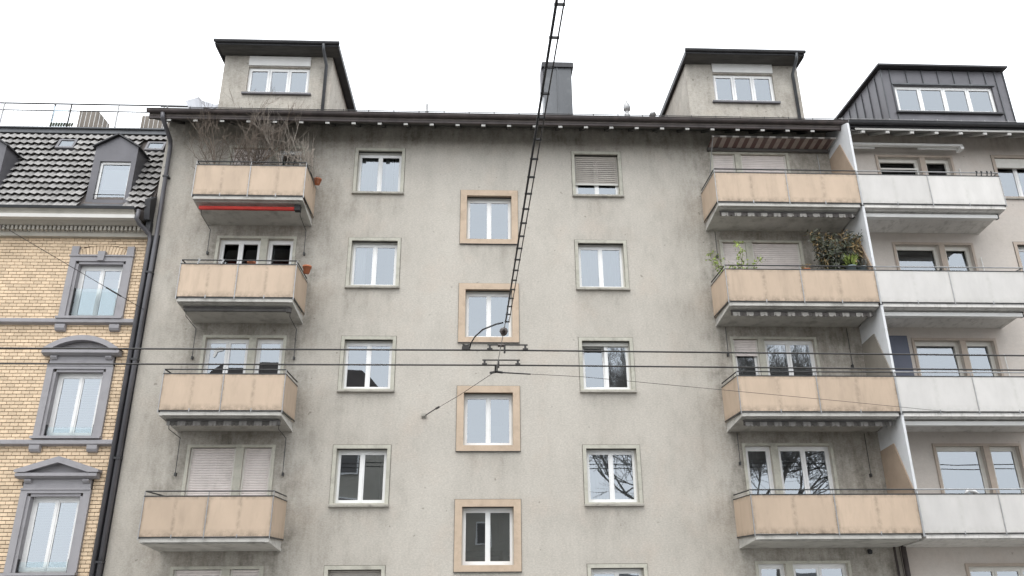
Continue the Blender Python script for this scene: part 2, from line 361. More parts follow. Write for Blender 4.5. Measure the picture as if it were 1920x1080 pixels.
def casement(root, hole, y, kind, outer, glass='glass', drape=None):
    """two-leaf window; hole=(x0,x1,z0,z1)"""
    x0, x1, z0, z1 = hole; yf = y+.2
    f = MB(); f.box(x0+.012, x0+.045, yf-.04, yf+.05, z0+.013, z1-.013, 1); f.box(x1-.045, x1-.012, yf-.04, yf+.05, z0+.013, z1-.013, 1)
    f.box(x0+.045, x1-.045, yf-.02, yf+.05, z1-.085, z1-.013); f.box(x0+.045, x1-.045, yf-.035, yf+.05, z0+.013, z0+.04)
    win = f.build('window', ['white', 'cream'], root)
    xm = (x0+x1)/2; zl, zh = z0+.042, z1-.087
    MB().box(x0+.014, x1-.014, y+.045, yf-.1, z1-.03, z1-.0135).build('reveal_shade', 'shade_strip', win)  # dark strip added to paint the shade on the reveal soffit
    if kind == 'tilt':
        sashes(win, [(xm+.004, x1-.046)], zl, zh, yf, .06)
        a, b = x0+.046, xm-.004; s = MB(); ang = .12; hgt = zh-zl
        for bx in ((a, a+.06, zl, zh), (b-.06, b, zl, zh), (a+.06, b-.06, zh-.06, zh), (a+.06, b-.06, zl, zl+.07)):
            n0 = len(s.v); s.box(bx[0], bx[1], yf-.03, yf+.03, bx[2], bx[3])
            s.v[n0:] = [(x, yy+(z-zl)*ang, z) for x, yy, z in s.v[n0:]]
        s.build('sash', 'white', win)
        p = MB(); p.v += [(a+.055, yf+.06*ang, zl+.065), (b-.055, yf+.06*ang, zl+.065), (b-.055, yf+(hgt-.055)*ang, zh-.055), (a+.055, yf+(hgt-.055)*ang, zh-.055)]; p.face((0, 1, 2, 3)); p.build('pane', glass, win)
    else: sashes(win, [(x0+.046, xm-.004), (xm+.004, x1-.046)], zl, zh, yf, .058, glass=glass, bot=.06)
    MB().box(xm-.028, xm+.028, yf-.045, yf-.031, zl, zh).build('meeting_stile', 'white', win)
    if kind == 'blind':
        b = MB(); slats(b, x0+.05, x1-.05, z0+.42, z1-.03, yf-.085, .062, 0, .022); b.box(x0+.03, x1-.03, yf-.1, yf-.07, z0+.37, z0+.42, 1)
        b.build('slatted_blind', ['shut_dark', 'shut_bar'], win)
    elif kind == 'closed':
        b = MB(); slats(b, x0+.03, x1-.03, z0+.03, z1-.02, yf-.06, .05); b.build('roller_shutter', 'shut_dark', win)
    else:
        b = MB(); b.box(x0+.03, x1-.03, yf-.09, yf-.06, z1-.045 if kind != 'tilt' else z1-.13, z1-.018); b.build('shutter_bar', 'shut_bar', win)
    if drape:
        m = MB(); n = 14
        for (ca, cb) in drape:
            for q in range(n):
                u, v = ca+(cb-ca)*q/n, ca+(cb-ca)*(q+1)/n
                wx = lambda t_: x0+(x1-x0)*t_
                m.prism([(wx(u), yf+.12+.03*math.sin(q*1.7), z0+.03), (wx(v), yf+.12+.03*math.sin(q*1.7+1.7), z0+.03), (wx(v), yf+.12+.03*math.sin(q*1.7+1.7), z1-.05), (wx(u), yf+.12+.03*math.sin(q*1.7), z1-.05)], (0, .004, 0))
        m.build('curtain', 'curtain', win, True)
    return win
# =================================================================== GREY APARTMENT BUILDING
apt = thing('apartment_building', (.6, 4, GZ), 'tall grey rendered apartment block in the middle with beige balconies at both sides', 'building')
LO, RO, SO = (-3.64, -2.205), (2.63, 4.085), (-.575, 1.045)
ROOF_Z = 14.10
holes = []; wins = []
for k in range(5):
    dz = -k*H
    for nm, o in (('L', LO), ('R', RO)):
        h = (o[0]+.075, o[1]-.075, 11.885+dz, 13.235+dz); holes.append(h)
        kind = {('R', 0): 'blind', ('R', 2): 'tilt', ('L', 4): 'closed'}.get((nm, k), 'std'); wins.append((h, o, kind, dz))
stair = []
for k in range(4):
    dz = -k*H; h = (SO[0]+.165, SO[1]-.165, 10.44+dz, 11.82+dz)
    holes.append(h); stair.append((h, dz))
lbal, rbal = [], []
for k in range(5):
    dz = -k*H
    lh = [(-7.15, -6.03, 11.0+dz, 13.245+dz), (-5.84, -5.14, 11.0+dz, 13.245+dz)]
    rh = [(6.80, 7.475, 11.0+dz, 13.32+dz-.03), (7.65, 9.015, 11.0+dz, 13.29+dz)]
    if k == 4: lh = [(a, b, max(c, GZ+.3), d) for a, b, c, d in lh]; rh = [(a, b, max(c, GZ+.3), d) for a, b, c, d in rh]
    holes += lh+rh; lbal.append(lh); rbal.append(rh)
sillz = [(o[0], o[1], 11.81+d) for h, o, kk, d in wins]+[(SO[0], SO[1], 10.30+d) for h, d in stair]
random.seed(5)
SN = [random.random() for _ in range(400)]
def sn(x):
    i = int(math.floor(x)); f = x-i; f = f*f*(3-2*f); return SN[i % 400]*(1-f)+SN[(i+1) % 400]*f
def apt_grime_shade(x, z):
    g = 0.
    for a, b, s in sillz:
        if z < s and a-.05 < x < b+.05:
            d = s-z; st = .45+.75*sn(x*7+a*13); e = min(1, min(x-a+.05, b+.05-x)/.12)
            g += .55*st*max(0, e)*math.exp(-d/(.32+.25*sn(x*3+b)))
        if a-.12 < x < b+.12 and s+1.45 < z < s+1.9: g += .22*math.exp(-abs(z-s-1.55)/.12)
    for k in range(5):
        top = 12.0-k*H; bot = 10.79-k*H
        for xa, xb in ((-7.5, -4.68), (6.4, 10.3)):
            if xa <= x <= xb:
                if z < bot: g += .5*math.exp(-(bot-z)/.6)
                g += .42  # shade inside the balcony recess, painted into the wall colour
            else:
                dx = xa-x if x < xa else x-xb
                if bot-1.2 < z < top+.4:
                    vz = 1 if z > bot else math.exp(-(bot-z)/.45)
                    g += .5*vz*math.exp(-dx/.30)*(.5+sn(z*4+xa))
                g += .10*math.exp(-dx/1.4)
    g += .85*math.exp(-max(0, 13.78-z)/.40)+.12*math.exp(-(14.1-z)/2.0)+.16*sn(x*.9+7)*sn(z*.5+3)  # eave shade painted over grime towards the wall top
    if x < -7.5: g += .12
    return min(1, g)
mb, gr = gridwall(-9.05, 10.38, GZ, ROOF_Z, holes, 0., .32, .16, apt_grime_shade, (-9.05,))
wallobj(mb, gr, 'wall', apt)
rooms(apt, -9.0, 10.36, .33, GZ, 13.6, [13.62]+[11.0-k*H for k in range(5)])
for h, o, kind, dz in wins:
    win = casement(apt, h, 0., kind, o, drape={(-3.64, 0): [(.08, .42), (.6, .93)], (2.63, -1): [(.1, .48), (.52, .9)], (-3.64, -1): [(.1, .3)], (2.63, -3): [(.06, .94)], (2.63, -4): [(.1, .9)]}.get((o[0], round(dz/H))))
    surround(win, o[0], o[1], 11.86+dz, 13.31+dz, *h, 0., .022, 'stone')
    s = MB(); s.prism([(o[0]-.012, -.085, 11.81+dz), (o[0]-.012, -.085, 11.855+dz), (o[0]-.012, -.022, 11.868+dz), (o[0]-.012, -.0005, 11.868+dz), (o[0]-.012, -.0005, 11.80+dz)], (o[1]-o[0]+.03, 0, 0)); s.build('sill', 'sillm', win)
for h, dz in stair:
    win = casement(apt, h, .03, 'stair', SO)
    surround(win, SO[0], SO[1], 10.305+dz, 11.978+dz, *h, 0., .03, 'beige_stone')
    MB().box(SO[0]-.01, SO[1]+.01, -.05, -.001, 10.29+dz, 10.304+dz).build('drip_edge', 'steel', win)

def balcony_window(root, holes, kinds, y, smat, zt, out, splits, fmat='white', guides=True, glass='glass', tilt=None):
    """door and window side by side behind a balcony"""
    x0, x1 = out; z0 = holes[0][2]
    f = MB()
    for h in holes:
        a, b, c, d = h; yf = y+.14
        f.box(a, a+.04, yf-.03, yf+.05, c, d); f.box(b-.04, b, yf-.03, yf+.05, c, d); f.box(a+.04, b-.04, yf-.03, yf+.05, d-.06, d)
    win = f.build('balcony_door', fmat, root)
    s = MB(); s.box(x0, holes[0][0], y-.03, y-.001, z0, zt); s.box(holes[1][1], x1, y-.03, y-.001, z0, zt); s.box(holes[0][0], holes[1][1], y-.03, y-.001, holes[0][3], zt)
    s.box(holes[0][1], holes[1][0], y-.022, y-.001, z0, holes[0][3]); s.build('surround', smat, win)
    for h, kd, sp in zip(holes, kinds, splits):
        a, b, c, d = h; yf = y+.14
        n = sp; wd = (b-a-.08)/n
        sashes(win, [(a+.04+i*wd+.003, a+.04+(i+1)*wd-.003) for i in range(n)], c+.02, d-.06, yf, .06, fmat, glass, tilts=[tilt]*n if tilt is not None else None, bot=.5 if n == 1 and fmat == 'white' and kd != 'glasslow' else .09)
        if kd in ('shut', 'half'):
            bz = c+.1 if kd == 'shut' else d-.42
            m = MB(); slats(m, a+.045, b-.045, bz, d-.01, yf-.085, .06, 0, .005); m.box(a+.04, b-.04, yf-.1, yf-.075, bz-.04, bz); m.build('roller_shutter', 'shut', win)
            if guides:
                m = MB(); m.box(a+.005, a+.045, yf-.11, yf-.05, c, d-.003); m.box(b-.045, b-.005, yf-.11, yf-.05, c, d-.003); m.build('shutter_guide', 'cream', win)
    return win
LK = [('shut', 'g'), ('g', 'g'), ('g', 'g'), ('shut', 'shut'), ('shut', 'shut')]
RK = [('shut', 'shut'), ('shut', 'shut'), ('half', 'g'), ('g', 'g'), ('g', 'g')]
for k in range(5):
    dz = -k*H
    balcony_window(apt, lbal[k], LK[k], 0., 'stone', 13.315+dz, (-7.225, -5.065), (2, 1), glass='glass_old' if k < 2 else 'glass', tilt=.17 if k < 2 else None)
    balcony_window(apt, rbal[k], RK[k], 0., 'stone', 13.355+dz, (6.73, 9.085), (1, 2))

def balcony(root, xl, xr, k, pmat, smat, divs, left=True, right=True, xsl=None, xsr=None, awning=None, rail='steel', rust=False):
    dz = -k*H; d = 1.29; zt, zb = 11.935+dz, 11.075+dz
    xsl = xl+.04 if xsl is None else xsl; xsr = xr-.04 if xsr is None else xsr
    s = MB()
    # wedge slab, deeper at the wall, with a shallow drip lip along its edges
    s.prism([(xsl, -1.27, 11.06+dz), (xsl, -1.27, 10.955+dz), (xsl, -1.16, 10.955+dz), (xsl, -1.155, 10.925+dz), (xsl, 0, 10.80+dz), (xsl, 0, 11.02+dz)], (xsr-xsl, 0, 0))
    if left: s.prism([(xsl-.02, -1.272, 10.95+dz), (xsl+.07, -1.272, 10.95+dz), (xsl+.07, -.003, 10.785+dz), (xsl-.02, -.003, 10.785+dz)], (0, 0, .07))
    if right: s.prism([(xsr-.07, -1.272, 10.95+dz), (xsr+.02, -1.272, 10.95+dz), (xsr+.02, -.003, 10.785+dz), (xsr-.07, -.003, 10.785+dz)], (0, 0, .07))
    bal = s.build('balcony', smat, root)
    xs = [xl]+divs+[xr]
    for a, b in zip(xs, xs[1:]):
        MB().box(a+.012, b-.012, -d-.012, -d+.012, zb, zt).build('front_panel', pmat, bal)
        MB().box(a+.006, b-.006, -d-.006, -d+.02, zb-.028, zb-.006).build('bottom_rail', 'steel', bal)
    for x, on in ((xl, left), (xr, right)):
        if on:
            sg = 1 if x == xl else -1
            p = MB(); p.prism([(x-.01, -d+.02, zb), (x-.01, -d+.02, zt), (x-.01, -.03, zt), (x-.01, -.03, zb-.05)], (.02, 0, 0)); p.build('side_panel', pmat+'_s', bal)
            MB().box(x-.016, x+.016, -d+.03, -.03, zt+.002, zt+.024).build('side_edge', 'steel', bal); MB().box(x-.016, x+.016, -d+.03, -.03, zb-.04, zb-.008).build('side_edge', 'steel', bal)
    r = MB(); r.box(xl-.01, xr+.01, -d-.018, -d+.018, zt+.003, zt+.028); r.build('top_edge', 'steel', bal)
    hz = zt+.125; r = MB(); pts = [(xl+.01, -d, hz), (xr-.01, -d, hz)]
    if left: pts = [(xl+.01, -.05, hz)]+pts
    if right: pts = pts+[(xr-.01, -.05, hz)]
    for a, b in zip(pts, pts[1:]): r.tube([a, b], .017, 6)
    r.build('handrail', rail, bal)
    for i, x in enumerate(xs):
        p = MB(); p.box(x-.01, x+.01, -d-.024, -d-.013, zb-.07, zt); p.tube([(x, -d, zt), (x, -d, hz)], .012, 5); p.build('post', 'galv' if rail == 'galv' or 0 < i < len(xs)-1 else 'galv', bal)
    q = MB()
    for a, b in zip(xs, xs[1:]):
        m_ = (a+b)/2; q.box(m_-.012, m_+.012, -d-.018, -d-.0125, zb-.055, zb+.04)
    q.build('bracket', 'galv', bal, kind='stuff')
    if awning:
        kind = awning; ya, za = -1.0, 10.87+dz; a0, a1 = xsl+.1, xsr-.12
        c = MB()
        if kind == 'red':
            c.tube([(a0, ya, za-.05), (a1-.05, ya, za-.05)], .055, 8); c.box(a0, a1-.1, ya-.09, ya-.05, za-.12, za-.03)
            c.build('awning', 'red', bal, True); c = MB(); c.box(a1-.1, a1+.05, ya-.1, ya+.06, za-.12, za+.03); c.build('awning_bracket', 'black', bal)
        elif kind in ('striped', 'grey', 'scallop'):
            c.tube([(a0, ya, za-.045), (a1, ya, za-.045)], .05, 8); n = 26
            w_ = (a1-a0)/n
            if kind != 'grey':
                for i in range(n):
                    xa = a0+i*w_; c.prism([(xa+.004, ya-.062, za-.02), (xa+w_-.004, ya-.062, za-.02), (xa+w_-.004, ya-.062, za-.10), (xa+w_*.75, ya-.062, za-.125), (xa+w_*.25, ya-.062, za-.125), (xa+.004, ya-.062, za-.10)], (0, .008, 0))
            c.build('awning', 'striped' if kind == 'striped' else ('striped_d' if kind == 'scallop' else 'grey_cloth'), bal)
            c = MB(); c.box(a0-.03, a1+.03, ya-.055, ya-.03, za-.005, za+.03); c.box(a1-.06, a1+.06, ya-.05, ya+.07, za-.10, za+.02); c.build('awning_bracket', 'grey_cloth', bal)
        elif kind == 'white':
            c.box(a0, a1, ya-.08, ya+.05, za-.10, za-.0); c.build('awning_case', 'awn_white', bal)
            MB().box(a0-.05, a0, ya-.06, ya+.05, za-.09, za+.03).build('awning_bracket', 'black', bal); MB().box(a1, a1+.05, ya-.06, ya+.05, za-.10, za+.04).build('awning_bracket', 'black', bal)
            MB().box(a0+.15, a0+1.0, ya+.06, ya+.1, za-.10, za-.06).build('awning_arm', 'awn_white', bal); MB().box(a1-1.4, a1-.1, ya+.06, ya+.1, za-.10, za-.06).build('awning_arm', 'awn_white', bal)
    return bal
LA = ['red', 'grey', 'scallop', None]; RA = ['striped', 'striped', 'scallop', None]
def slack(p, q, n=6, s=.05): return [Vector(p).lerp(Vector(q), i/n)+Vector((0, 0, -s*4*(i/n)*(1-i/n))) for i in range(n+1)]
for k in range(4):
    dz = -k*H
    b = balcony(apt, -7.56, -4.67, k, 'panel', 'concrete', [-6.13], True, True, awning=LA[k])
    for x in (-7.42, -4.82):                      # drop arms of the awnings against the wall
        if k < 3:
            c = MB(); c.tube([(x, -.9, 10.86+dz), (x, -.86, 10.7+dz), (x, -.07, 10.62+dz), (x, -.06, 9.95+dz-.2*k*.5)], .0095, 5); c.box(x-.02, x+.02, -.08, -.001, 9.9+dz-.2*k*.5, 9.98+dz-.2*k*.5); c.build('awning_arm', 'steel', b)
    b = balcony(apt, 6.36, 10.325, k, 'panel', 'concrete', [8.34], True, False, awning=RA[k])
    for x, zz in ((6.62, 10.0), (9.95, 9.7)):
        if k < 3:
            c = MB(); c.tube([(x, -.06, 10.75+dz), (x, -.06, zz+dz)], .0095, 5); c.box(x-.02, x+.02, -.08, -.001, zz-.05+dz, zz+.03+dz); c.build('awning_arm', 'steel', b)
# wing wall between the two buildings with a screen below it
for k in range(4):
    dz = -k*H; zb, zt = 11.0+dz, (13.615 if k == 0 else 13.80+dz-.005)
    m = MB(); m.prism([(10.335, -1.272, zb), (10.335, -1.272, zt if k == 0 else zt-.0+.15), (10.335, -.002, 14.06 if k == 0 else zt-.155), (10.335, -.002, zb)], (.06, 0, 0))
    wg = m.build('wing_wall', 'wing', apt)
    m = MB(); m.prism([(10.30, -1.24, zb+.02), (10.30, -1.25, 12.06+dz), (10.30, -.74, 13.23+dz), (10.30, -.05, 13.14+dz), (10.30, -.05, zb+.02)], (.03, 0, 0))
    m.build('privacy_screen', 'screen_g' if k == 2 else 'screen', wg)
# eaves
MB().prism([(-9.2, -.87, 13.625), (-9.2, -.87, 13.66), (-9.2, .3, 14.28), (-9.2, .3, 14.245)], (19.62, 0, 0)).build('soffit', 'soffit', apt)
for i in range(26):
    x = -9.4+.727*2+.727*(i-1) if False else -7.946-.727+.727*i
    if x > 10.1: break
    r = MB().prism([(x-.055, -.885, 13.535), (x-.055, -.885, 13.615), (x-.055, -.004, 14.08), (x-.055, -.004, 14.0)], (.11, 0, 0)).build('rafter', 'rafter', apt)
    MB().box(x-.056, x+.056, -.9, -.886, 13.54, 13.6).build('rafter_end', 'rafter_w', r)
f = MB(); f.box(-9.22, 10.45, -.93, -.865, 13.61, 13.80); f.build('fascia', 'gutter', apt)
def gutter(x0, x1, y, z, r, parent, mat):
    m = MB(); prof = []
    for i in range(9):
        a = math.pi*(1+i/8); prof.append((y+r*math.cos(a), z+r*math.sin(a)*1.15))
    prof += [(y+r-.012, z+.012), (y+r*.8, z-.02), (y, z-r*.95), (y-r*.8, z-.02), (y-r+.012, z+.015), (y-r-.012, z+.018)]
    m.prism([(x0, a, b) for a, b in prof], (x1-x0, 0, 0))
    m.tube([(x0, y-r, z+.01), (x1, y-r, z+.01)], .014, 6)
    return m.build('gutter', mat, parent)
gutter(-9.25, 10.5, -1.01, 13.815, .075, apt, 'gutter')
def roofplane(parent, x0, x1, y0, z0, y1, z1, name='roof', mat='rooft', yb=None):
    m = MB(); yb = yb or 2*y1-y0
    m.prism([(x0, y0, z0), (x0, y0, z0-.12), (x0, y1, z1-.12), (x0, yb, z0-.12), (x0, yb, z0), (x0, y1, z1)], (x1-x0, 0, 0))
    return m.build(name, mat, parent)
RS = .53
rf = roofplane(apt, -9.2, 10.45, -.94, 13.80, 6.0, 13.80+6.94*RS)
t = MB()
for i in range(int(19.5/.3)):
    x = -9.1+i*.3
    for j in range(2):
        y = -.98+j*.33; z = 13.835+(y+.98)*RS
        prof = [(x+.15-.15*math.cos(math.pi*q/6), .045*math.sin(math.pi*q/6)) for q in range(7)]
        t.prism([(a, y, z+b) for a, b in prof], (0, .35, .35*RS))
t.build('roof_tiles', 'rooft', apt, kind='stuff')
s = MB()
for zz in (14.10, 14.19): s.tube([(-9.1, -.6, zz), (10.4, -.6, zz)], .013, 5)
for i in range(28): s.tube([(-9.0+i*.72, -.6, 13.95), (-9.0+i*.72, -.6, 14.22)], .011, 4)
s.build('snow_guard', 'steel', apt)
def dormer(root, x0, x1, y, ztop, rx0, rx1, wx0, wx1, wz0, wz1, mode, pipe=None, n=3):
    zb = 14.1; m = MB(); th = .12
    m.box(x0, wx0, y, y+th, zb, ztop); m.box(wx1, x1, y, y+th, zb, ztop); m.box(wx0, wx1, y, y+th, zb, wz0); m.box(wx0, wx1, y, y+th, wz1, ztop)
    for a, b in ((x0, x0+.12), (x1-.12, x1)): m.prism([(a, y+th, zb), (a, y+th, ztop), (a, 5.0, ztop), (a, 5.0, 16.5)], (b-a, 0, 0))
    m.box(x0+.13, x1-.13, y+2.2, y+2.3, zb, ztop)
    mat = 'wall' if mode != 'zinc' else 'zinc'
    d = m.build('dormer', mat, root)
    if mode != 'zinc':
        a = d.data.attributes.new('grime_shade', 'FLOAT', 'POINT'); a.data.foreach_set('value', [.62]*len(d.data.vertices))
    r = MB()
    if mode != 'zinc':
        r.prism([(rx0, -.2, ztop+.04), (rx0, -.2, ztop+.12), (rx0, 5.2, ztop+.18), (rx0, 5.2, ztop+.06)], (rx1-rx0, 0, 0)); r.box(rx0, rx1, -.24, -.2, ztop+.0, ztop+.15)
        r.tube([(rx0-.02, -.28, ztop+.1), (rx1+.02, -.28, ztop+.1)], .055, 7)
        for xx in (rx0, rx1-.05): r.box(xx, xx+.05, -.19, 5.1, ztop-.03, ztop+.035)
    else:
        r.prism([(rx0, y-.22, ztop+.03), (rx0, y-.22, ztop+.09), (rx0, 5.2, ztop+.12), (rx0, 5.2, ztop+.04)], (rx1-rx0, 0, 0))
    r.build('dormer_roof', 'gutter_b', d)
    if mode != 'zinc':
        e = MB(); e.box(rx0+.02, rx1-.02, -.195, y-.002, ztop+.005, ztop+.035); e.build('dormer_soffit', 'soffit', d)
    yw = y+.1; f = MB(); f.box(wx0, wx1, yw-.02, yw+.04, wz1-.05, wz1); f.box(wx0, wx1, yw-.02, yw+.04, wz0, wz0+.04)
    f.box(wx0, wx0+.04, yw-.02, yw+.04, wz0+.04, wz1-.05); f.box(wx1-.04, wx1, yw-.02, yw+.04, wz0+.04, wz1-.05)
    cw = (wx1-wx0-.08)/n; g0 = wx0+.04
    for i in range(n):
        a, b = g0+i*cw+.004, g0+(i+1)*cw-.004
        f.box(a, a+.06, yw-.035, yw+.03, wz0+.04, wz1-.05); f.box(b-.06, b, yw-.035, yw+.03, wz0+.04, wz1-.05); f.box(a+.06, b-.06, yw-.035, yw+.03, wz1-.11, wz1-.05); f.box(a+.06, b-.06, yw-.035, yw+.03, wz0+.04, wz0+.11)
        pane(d, a+.055, b-.055, wz0+.105, wz1-.105, yw-.01)
    f.build('window_frame', 'white', d)
    s = MB().box(wx0-.1, wx1+.1, y-.09, y-.001, wz0-.06, wz0-.004).build('window_sill', 'gutter_b' if mode == 'zinc' else 'zinc', d)
    if mode != 'zinc':
        MB().box(wx0+.0, wx1-.0, y-.05, y-.001, wz1+.03, wz1+.36).build('shutter_box', 'awn_white', d)
        b = MB(); b.tube([(pipe, -.28, ztop+.06), (pipe, -.2, ztop-.12), (pipe+.02, y-.07, ztop-.35), (pipe+.02, y-.07, zb)], .05, 7); b.build('downpipe', 'zinc_g', d, True)
    else:
        for i in range(1, 7):
            x = x0+.32+(x1-x0-.45)*i/7
            if x0+.2 < x: MB().box(x-.012, x+.012, y-.03, y-.001, wz1+.06, ztop).build('standing_seam', 'zinc_g', d)
        for x in (x0+.02, x0+.3, x1-.3, x1-.02): MB().box(x-.012, x+.012, y-.03, y-.001, zb, ztop).build('standing_seam', 'zinc_g', d)
        for i in range(7):
            yy = y+.35+.45*i; MB().box(x0-.03, x0-.001, yy-.012, yy+.012, zb, ztop).build('standing_seam', 'zinc_g', d)
        MB().box(wx0-.06, wx1+.06, y-.05, y-.001, wz1+.01, wz1+.055).build('window_hood', 'zinc_g', d)
    return d
dormer(apt, -7.86, -4.60, .3, 16.67, -8.02, -4.33, -7.11, -5.25, 15.32, 16.27, 'render', -4.78)
dormer(apt, 6.38, 9.93, .3, 16.70, 6.26, 9.98, 7.21, 9.12, 15.33, 16.36, 'render', 9.72)
# chimney and vents
m = MB(); m.box(2.12, 3.08, 2.5, 3.3, 15.3, 18.1); ch = m.build('chimney', 'zinc_g', apt)
m = MB(); m.box(2.05, 3.15, 2.43, 3.37, 18.1, 18.27); m.box(2.08, 3.12, 2.46, 3.34, 18.27, 18.31); m.build('chimney_cap', 'gutter_b', ch)
MB().box(2.57, 2.60, 2.47, 2.499, 15.4, 18.1).build('standing_seam', 'zinc_g', ch)
MB().box(2.02, 2.11, 2.55, 2.95, 17.2, 18.09).build('flue_box', 'zinc', ch)
m = MB(); m.lathe((2.55, 2.9, 18.31), [(.1, 0), (.1, .1), (.14, .1), (.03, .28), (.01, .4)], 10); m.build('cowl', 'galv', ch, True)
for (x, z, r, kind) in ((-1.75, 15.84, .05, 0), (4.70, 16.02, .07, 1), (5.53, 15.62, .1, 2)):
    m = MB()
    if kind == 0: m.lathe((x, 1.5, 14.9), [(r, 0), (r, z-14.9)], 8)
    elif kind == 1: m.lathe((x, 1.5, 14.9), [(.09, 0), (.09, .72), (.06, .74), (.06, .84), (.11, .86), (.115, 1.0), (.08, 1.1), (.03, 1.16), (.02, 1.25)], 10)
    else: m.lathe((x, 1.5, 14.9), [(.07, 0), (.07, .68), (.12, .69), (.09, .78), (.02, .8)], 10)
    m.build('vent_pipe', 'galv', apt, True)
# downpipe at the left edge
m = MB(); m.tube([(-8.82, -1.0, 13.74), (-8.82, -.98, 13.6), (-8.86, -.2, 13.36), (-8.87, -.1, 13.2), (-8.83, -.1, 10.4), (-8.83, -.09, GZ+.1)], .062, 8); dp = m.build('downpipe', 'zinc', apt, True)
for z in (12.2, 9.3, 6.9, 4.4, 2.0): MB().box(-8.92, -8.76, -.17, -.002, z, z+.05).build('pipe_clamp', 'gutter_b', dp)
# folded striped awning below the eaves, right
m = MB(); n = 14
m.prism([(6.66, -.62, 13.50), (6.66, -.62, 13.515), (6.66, -.08, 13.45), (6.66, -.08, 13.435)], (3.62, 0, 0)); aw = m.build('awning', 'stripe_red', apt)
m = MB(); m.box(6.64, 10.29, -.66, -.621, 13.475, 13.515); m.build('awning_bar', 'striped', aw)
MB().box(6.66, 10.28, -.12, -.01, 13.36, 13.46).build('awning_roller', 'grey_cloth', aw)
MB().tube([(6.68, -.6, 13.49), (6.66, -.06, 12.6), (6.68, -.06, 12.0)], .012, 5).build('awning_arm', 'galv', aw); MB().tube([(9.95, -.05, 13.3), (9.97, -.05, 12.05)], .012, 5).build('awning_arm', 'galv', aw)
# small wall fittings
m = MB(); m.tube([(-7.85, -.001, 11.42), (-7.85, -.03, 11.42)], .05, 10); m.build('wall_plate', 'galv', apt)
m = MB(); m.lathe((9.6, -.06, 2.1), [(.04, 0), (.06, .03), (.06, .09), (.02, .12)], 8); m.build('wall_lamp', 'black', apt)
m = MB(); m.tube([(10.2, -.1, 2.42), (10.24, -.1, GZ+.1)], .03, 6); m.tube([(10.42, -.12, 2.42), (10.42, -.12, GZ+.1)], .065, 8); m.build('downpipe', 'gutter', apt, True)

# =================================================================== WHITE APARTMENT BUILDING (right)
wh = thing('apartment_building', (14, 4, GZ), 'cream apartment block at the right with white balcony panels and a metal clad dormer', 'building')
wholes = []; wd = []
for k in range(5):
    dz = -k*H
    if k == 4: hh = [(12.02, 14.1, max(GZ+.6, .2), 13.2+dz), (14.2, 14.9, .2, 13.2+dz)]
    else: hh = [(11.79, 13.06, 11.0+dz, 13.28+dz), (13.22, 14.0, 11.0+dz, 13.28+dz)]
    wholes += hh; wd.append(hh); wholes.append((15.36, 16.75, 12.0+dz, 13.33+dz))
wsill = [(15.3, 16.8, 11.95-k*H) for k in range(5)]
def wh_grime_shade(x, z):
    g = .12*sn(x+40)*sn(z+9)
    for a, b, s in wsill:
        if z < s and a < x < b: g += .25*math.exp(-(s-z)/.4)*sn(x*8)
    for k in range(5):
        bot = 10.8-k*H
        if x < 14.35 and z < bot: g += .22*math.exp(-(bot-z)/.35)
    return min(1, g+.75*math.exp(-max(0, 13.8-z)/.3))  # last term paints the shade below the eaves
mb, gr = gridwall(10.40, 20, GZ, ROOF_Z, wholes, 0.002, .32, .2, wh_grime_shade, (20,)); wallobj(mb, gr, 'wwall', wh)
rooms(wh, 10.5, 19.9, .34, GZ, 13.6, [13.62]+[11.0-k*H for k in range(5)])
for k in range(5):
    dz = -k*H
    bd = balcony_window(wh, wd[k], ('glasslow', 'glasslow'), .002, 'trim_w', 13.35+dz if k < 4 else 13.27+dz, (11.72, 14.07) if k < 4 else (11.95, 14.97), (1, 1) if k < 4 else (3, 1), 'cream', glass='glass_old' if k == 0 else 'glass', tilt=(.08, .075, .05, .012, .01)[k])
    if k == 0:
        m = MB(); m.box(11.84, 12.98, .03, .06, 12.88, 12.93); m.box(11.84, 12.98, .03, .06, 12.3, 12.36); m.box(12.94, 12.98, .03, .06, 12.36, 12.88); m.build('sliding_screen', 'shut_bar', bd)
    h = (15.36, 16.75, 12.0+dz, 13.33+dz)
    win = casement(wh, h, .002, 'std', (15.28, 16.83))
    surround(win, 15.28, 16.83, 11.96+dz, 13.4+dz, *h, .002, .02, 'trim_w')
    MB().box(15.26, 16.85, -.06, -.001, 11.92+dz, 11.958+dz).build('sill', 'sillm', win)
    if k == 0:
        MB().box(15.4, 16.7, .03, .1, 13.0, 13.3).build('shutter_box', 'cream', win)
for k in range(4):
    b = balcony(wh, 10.345, 14.36, k, 'wpanel', 'wconcrete', [12.31], False, True, xsl=10.40, awning='white' if k < 3 else None, rail='galv')
    if k == 2: MB().box(11.0, 11.55, -.12, -.06, 5.4, 7.68).build('privacy_screen', 'bluescreen', b)
    MB().tube([(14.2, -.04, 12.9-k*H), (14.22, -.04, 11.6-k*H)], .014, 5).build('crank_rod', 'awn_white', b)
MB().prism([(10.43, -.87, 13.625), (10.43, -.87, 13.66), (10.43, .3, 14.28), (10.43, .3, 14.245)], (9.67, 0, 0)).build('soffit', 'wsoffit', wh)
for i in range(13):
    x = 10.98+.722*i
    r = MB().prism([(x-.055, -.9, 13.53), (x-.055, -.9, 13.607), (x-.055, -.004, 14.08), (x-.055, -.004, 14.0)], (.11, 0, 0)).build('rafter', 'rafter_w', wh)
    MB().box(x-.05, x+.05, -.915, -.901, 13.54, 13.605).build('rafter_end', 'cornice_w', r)
MB().box(10.75, 20.1, -.93, -.905, 13.6225, 13.68).build('eaves_board', 'cornice_w', wh)
MB().box(10.46, 20.1, -.955, -.865, 13.692, 13.82).build('fascia', 'gutter_b', wh)
gutter(10.52, 20.1, -1.03, 13.82, .075, wh, 'gutter_b')
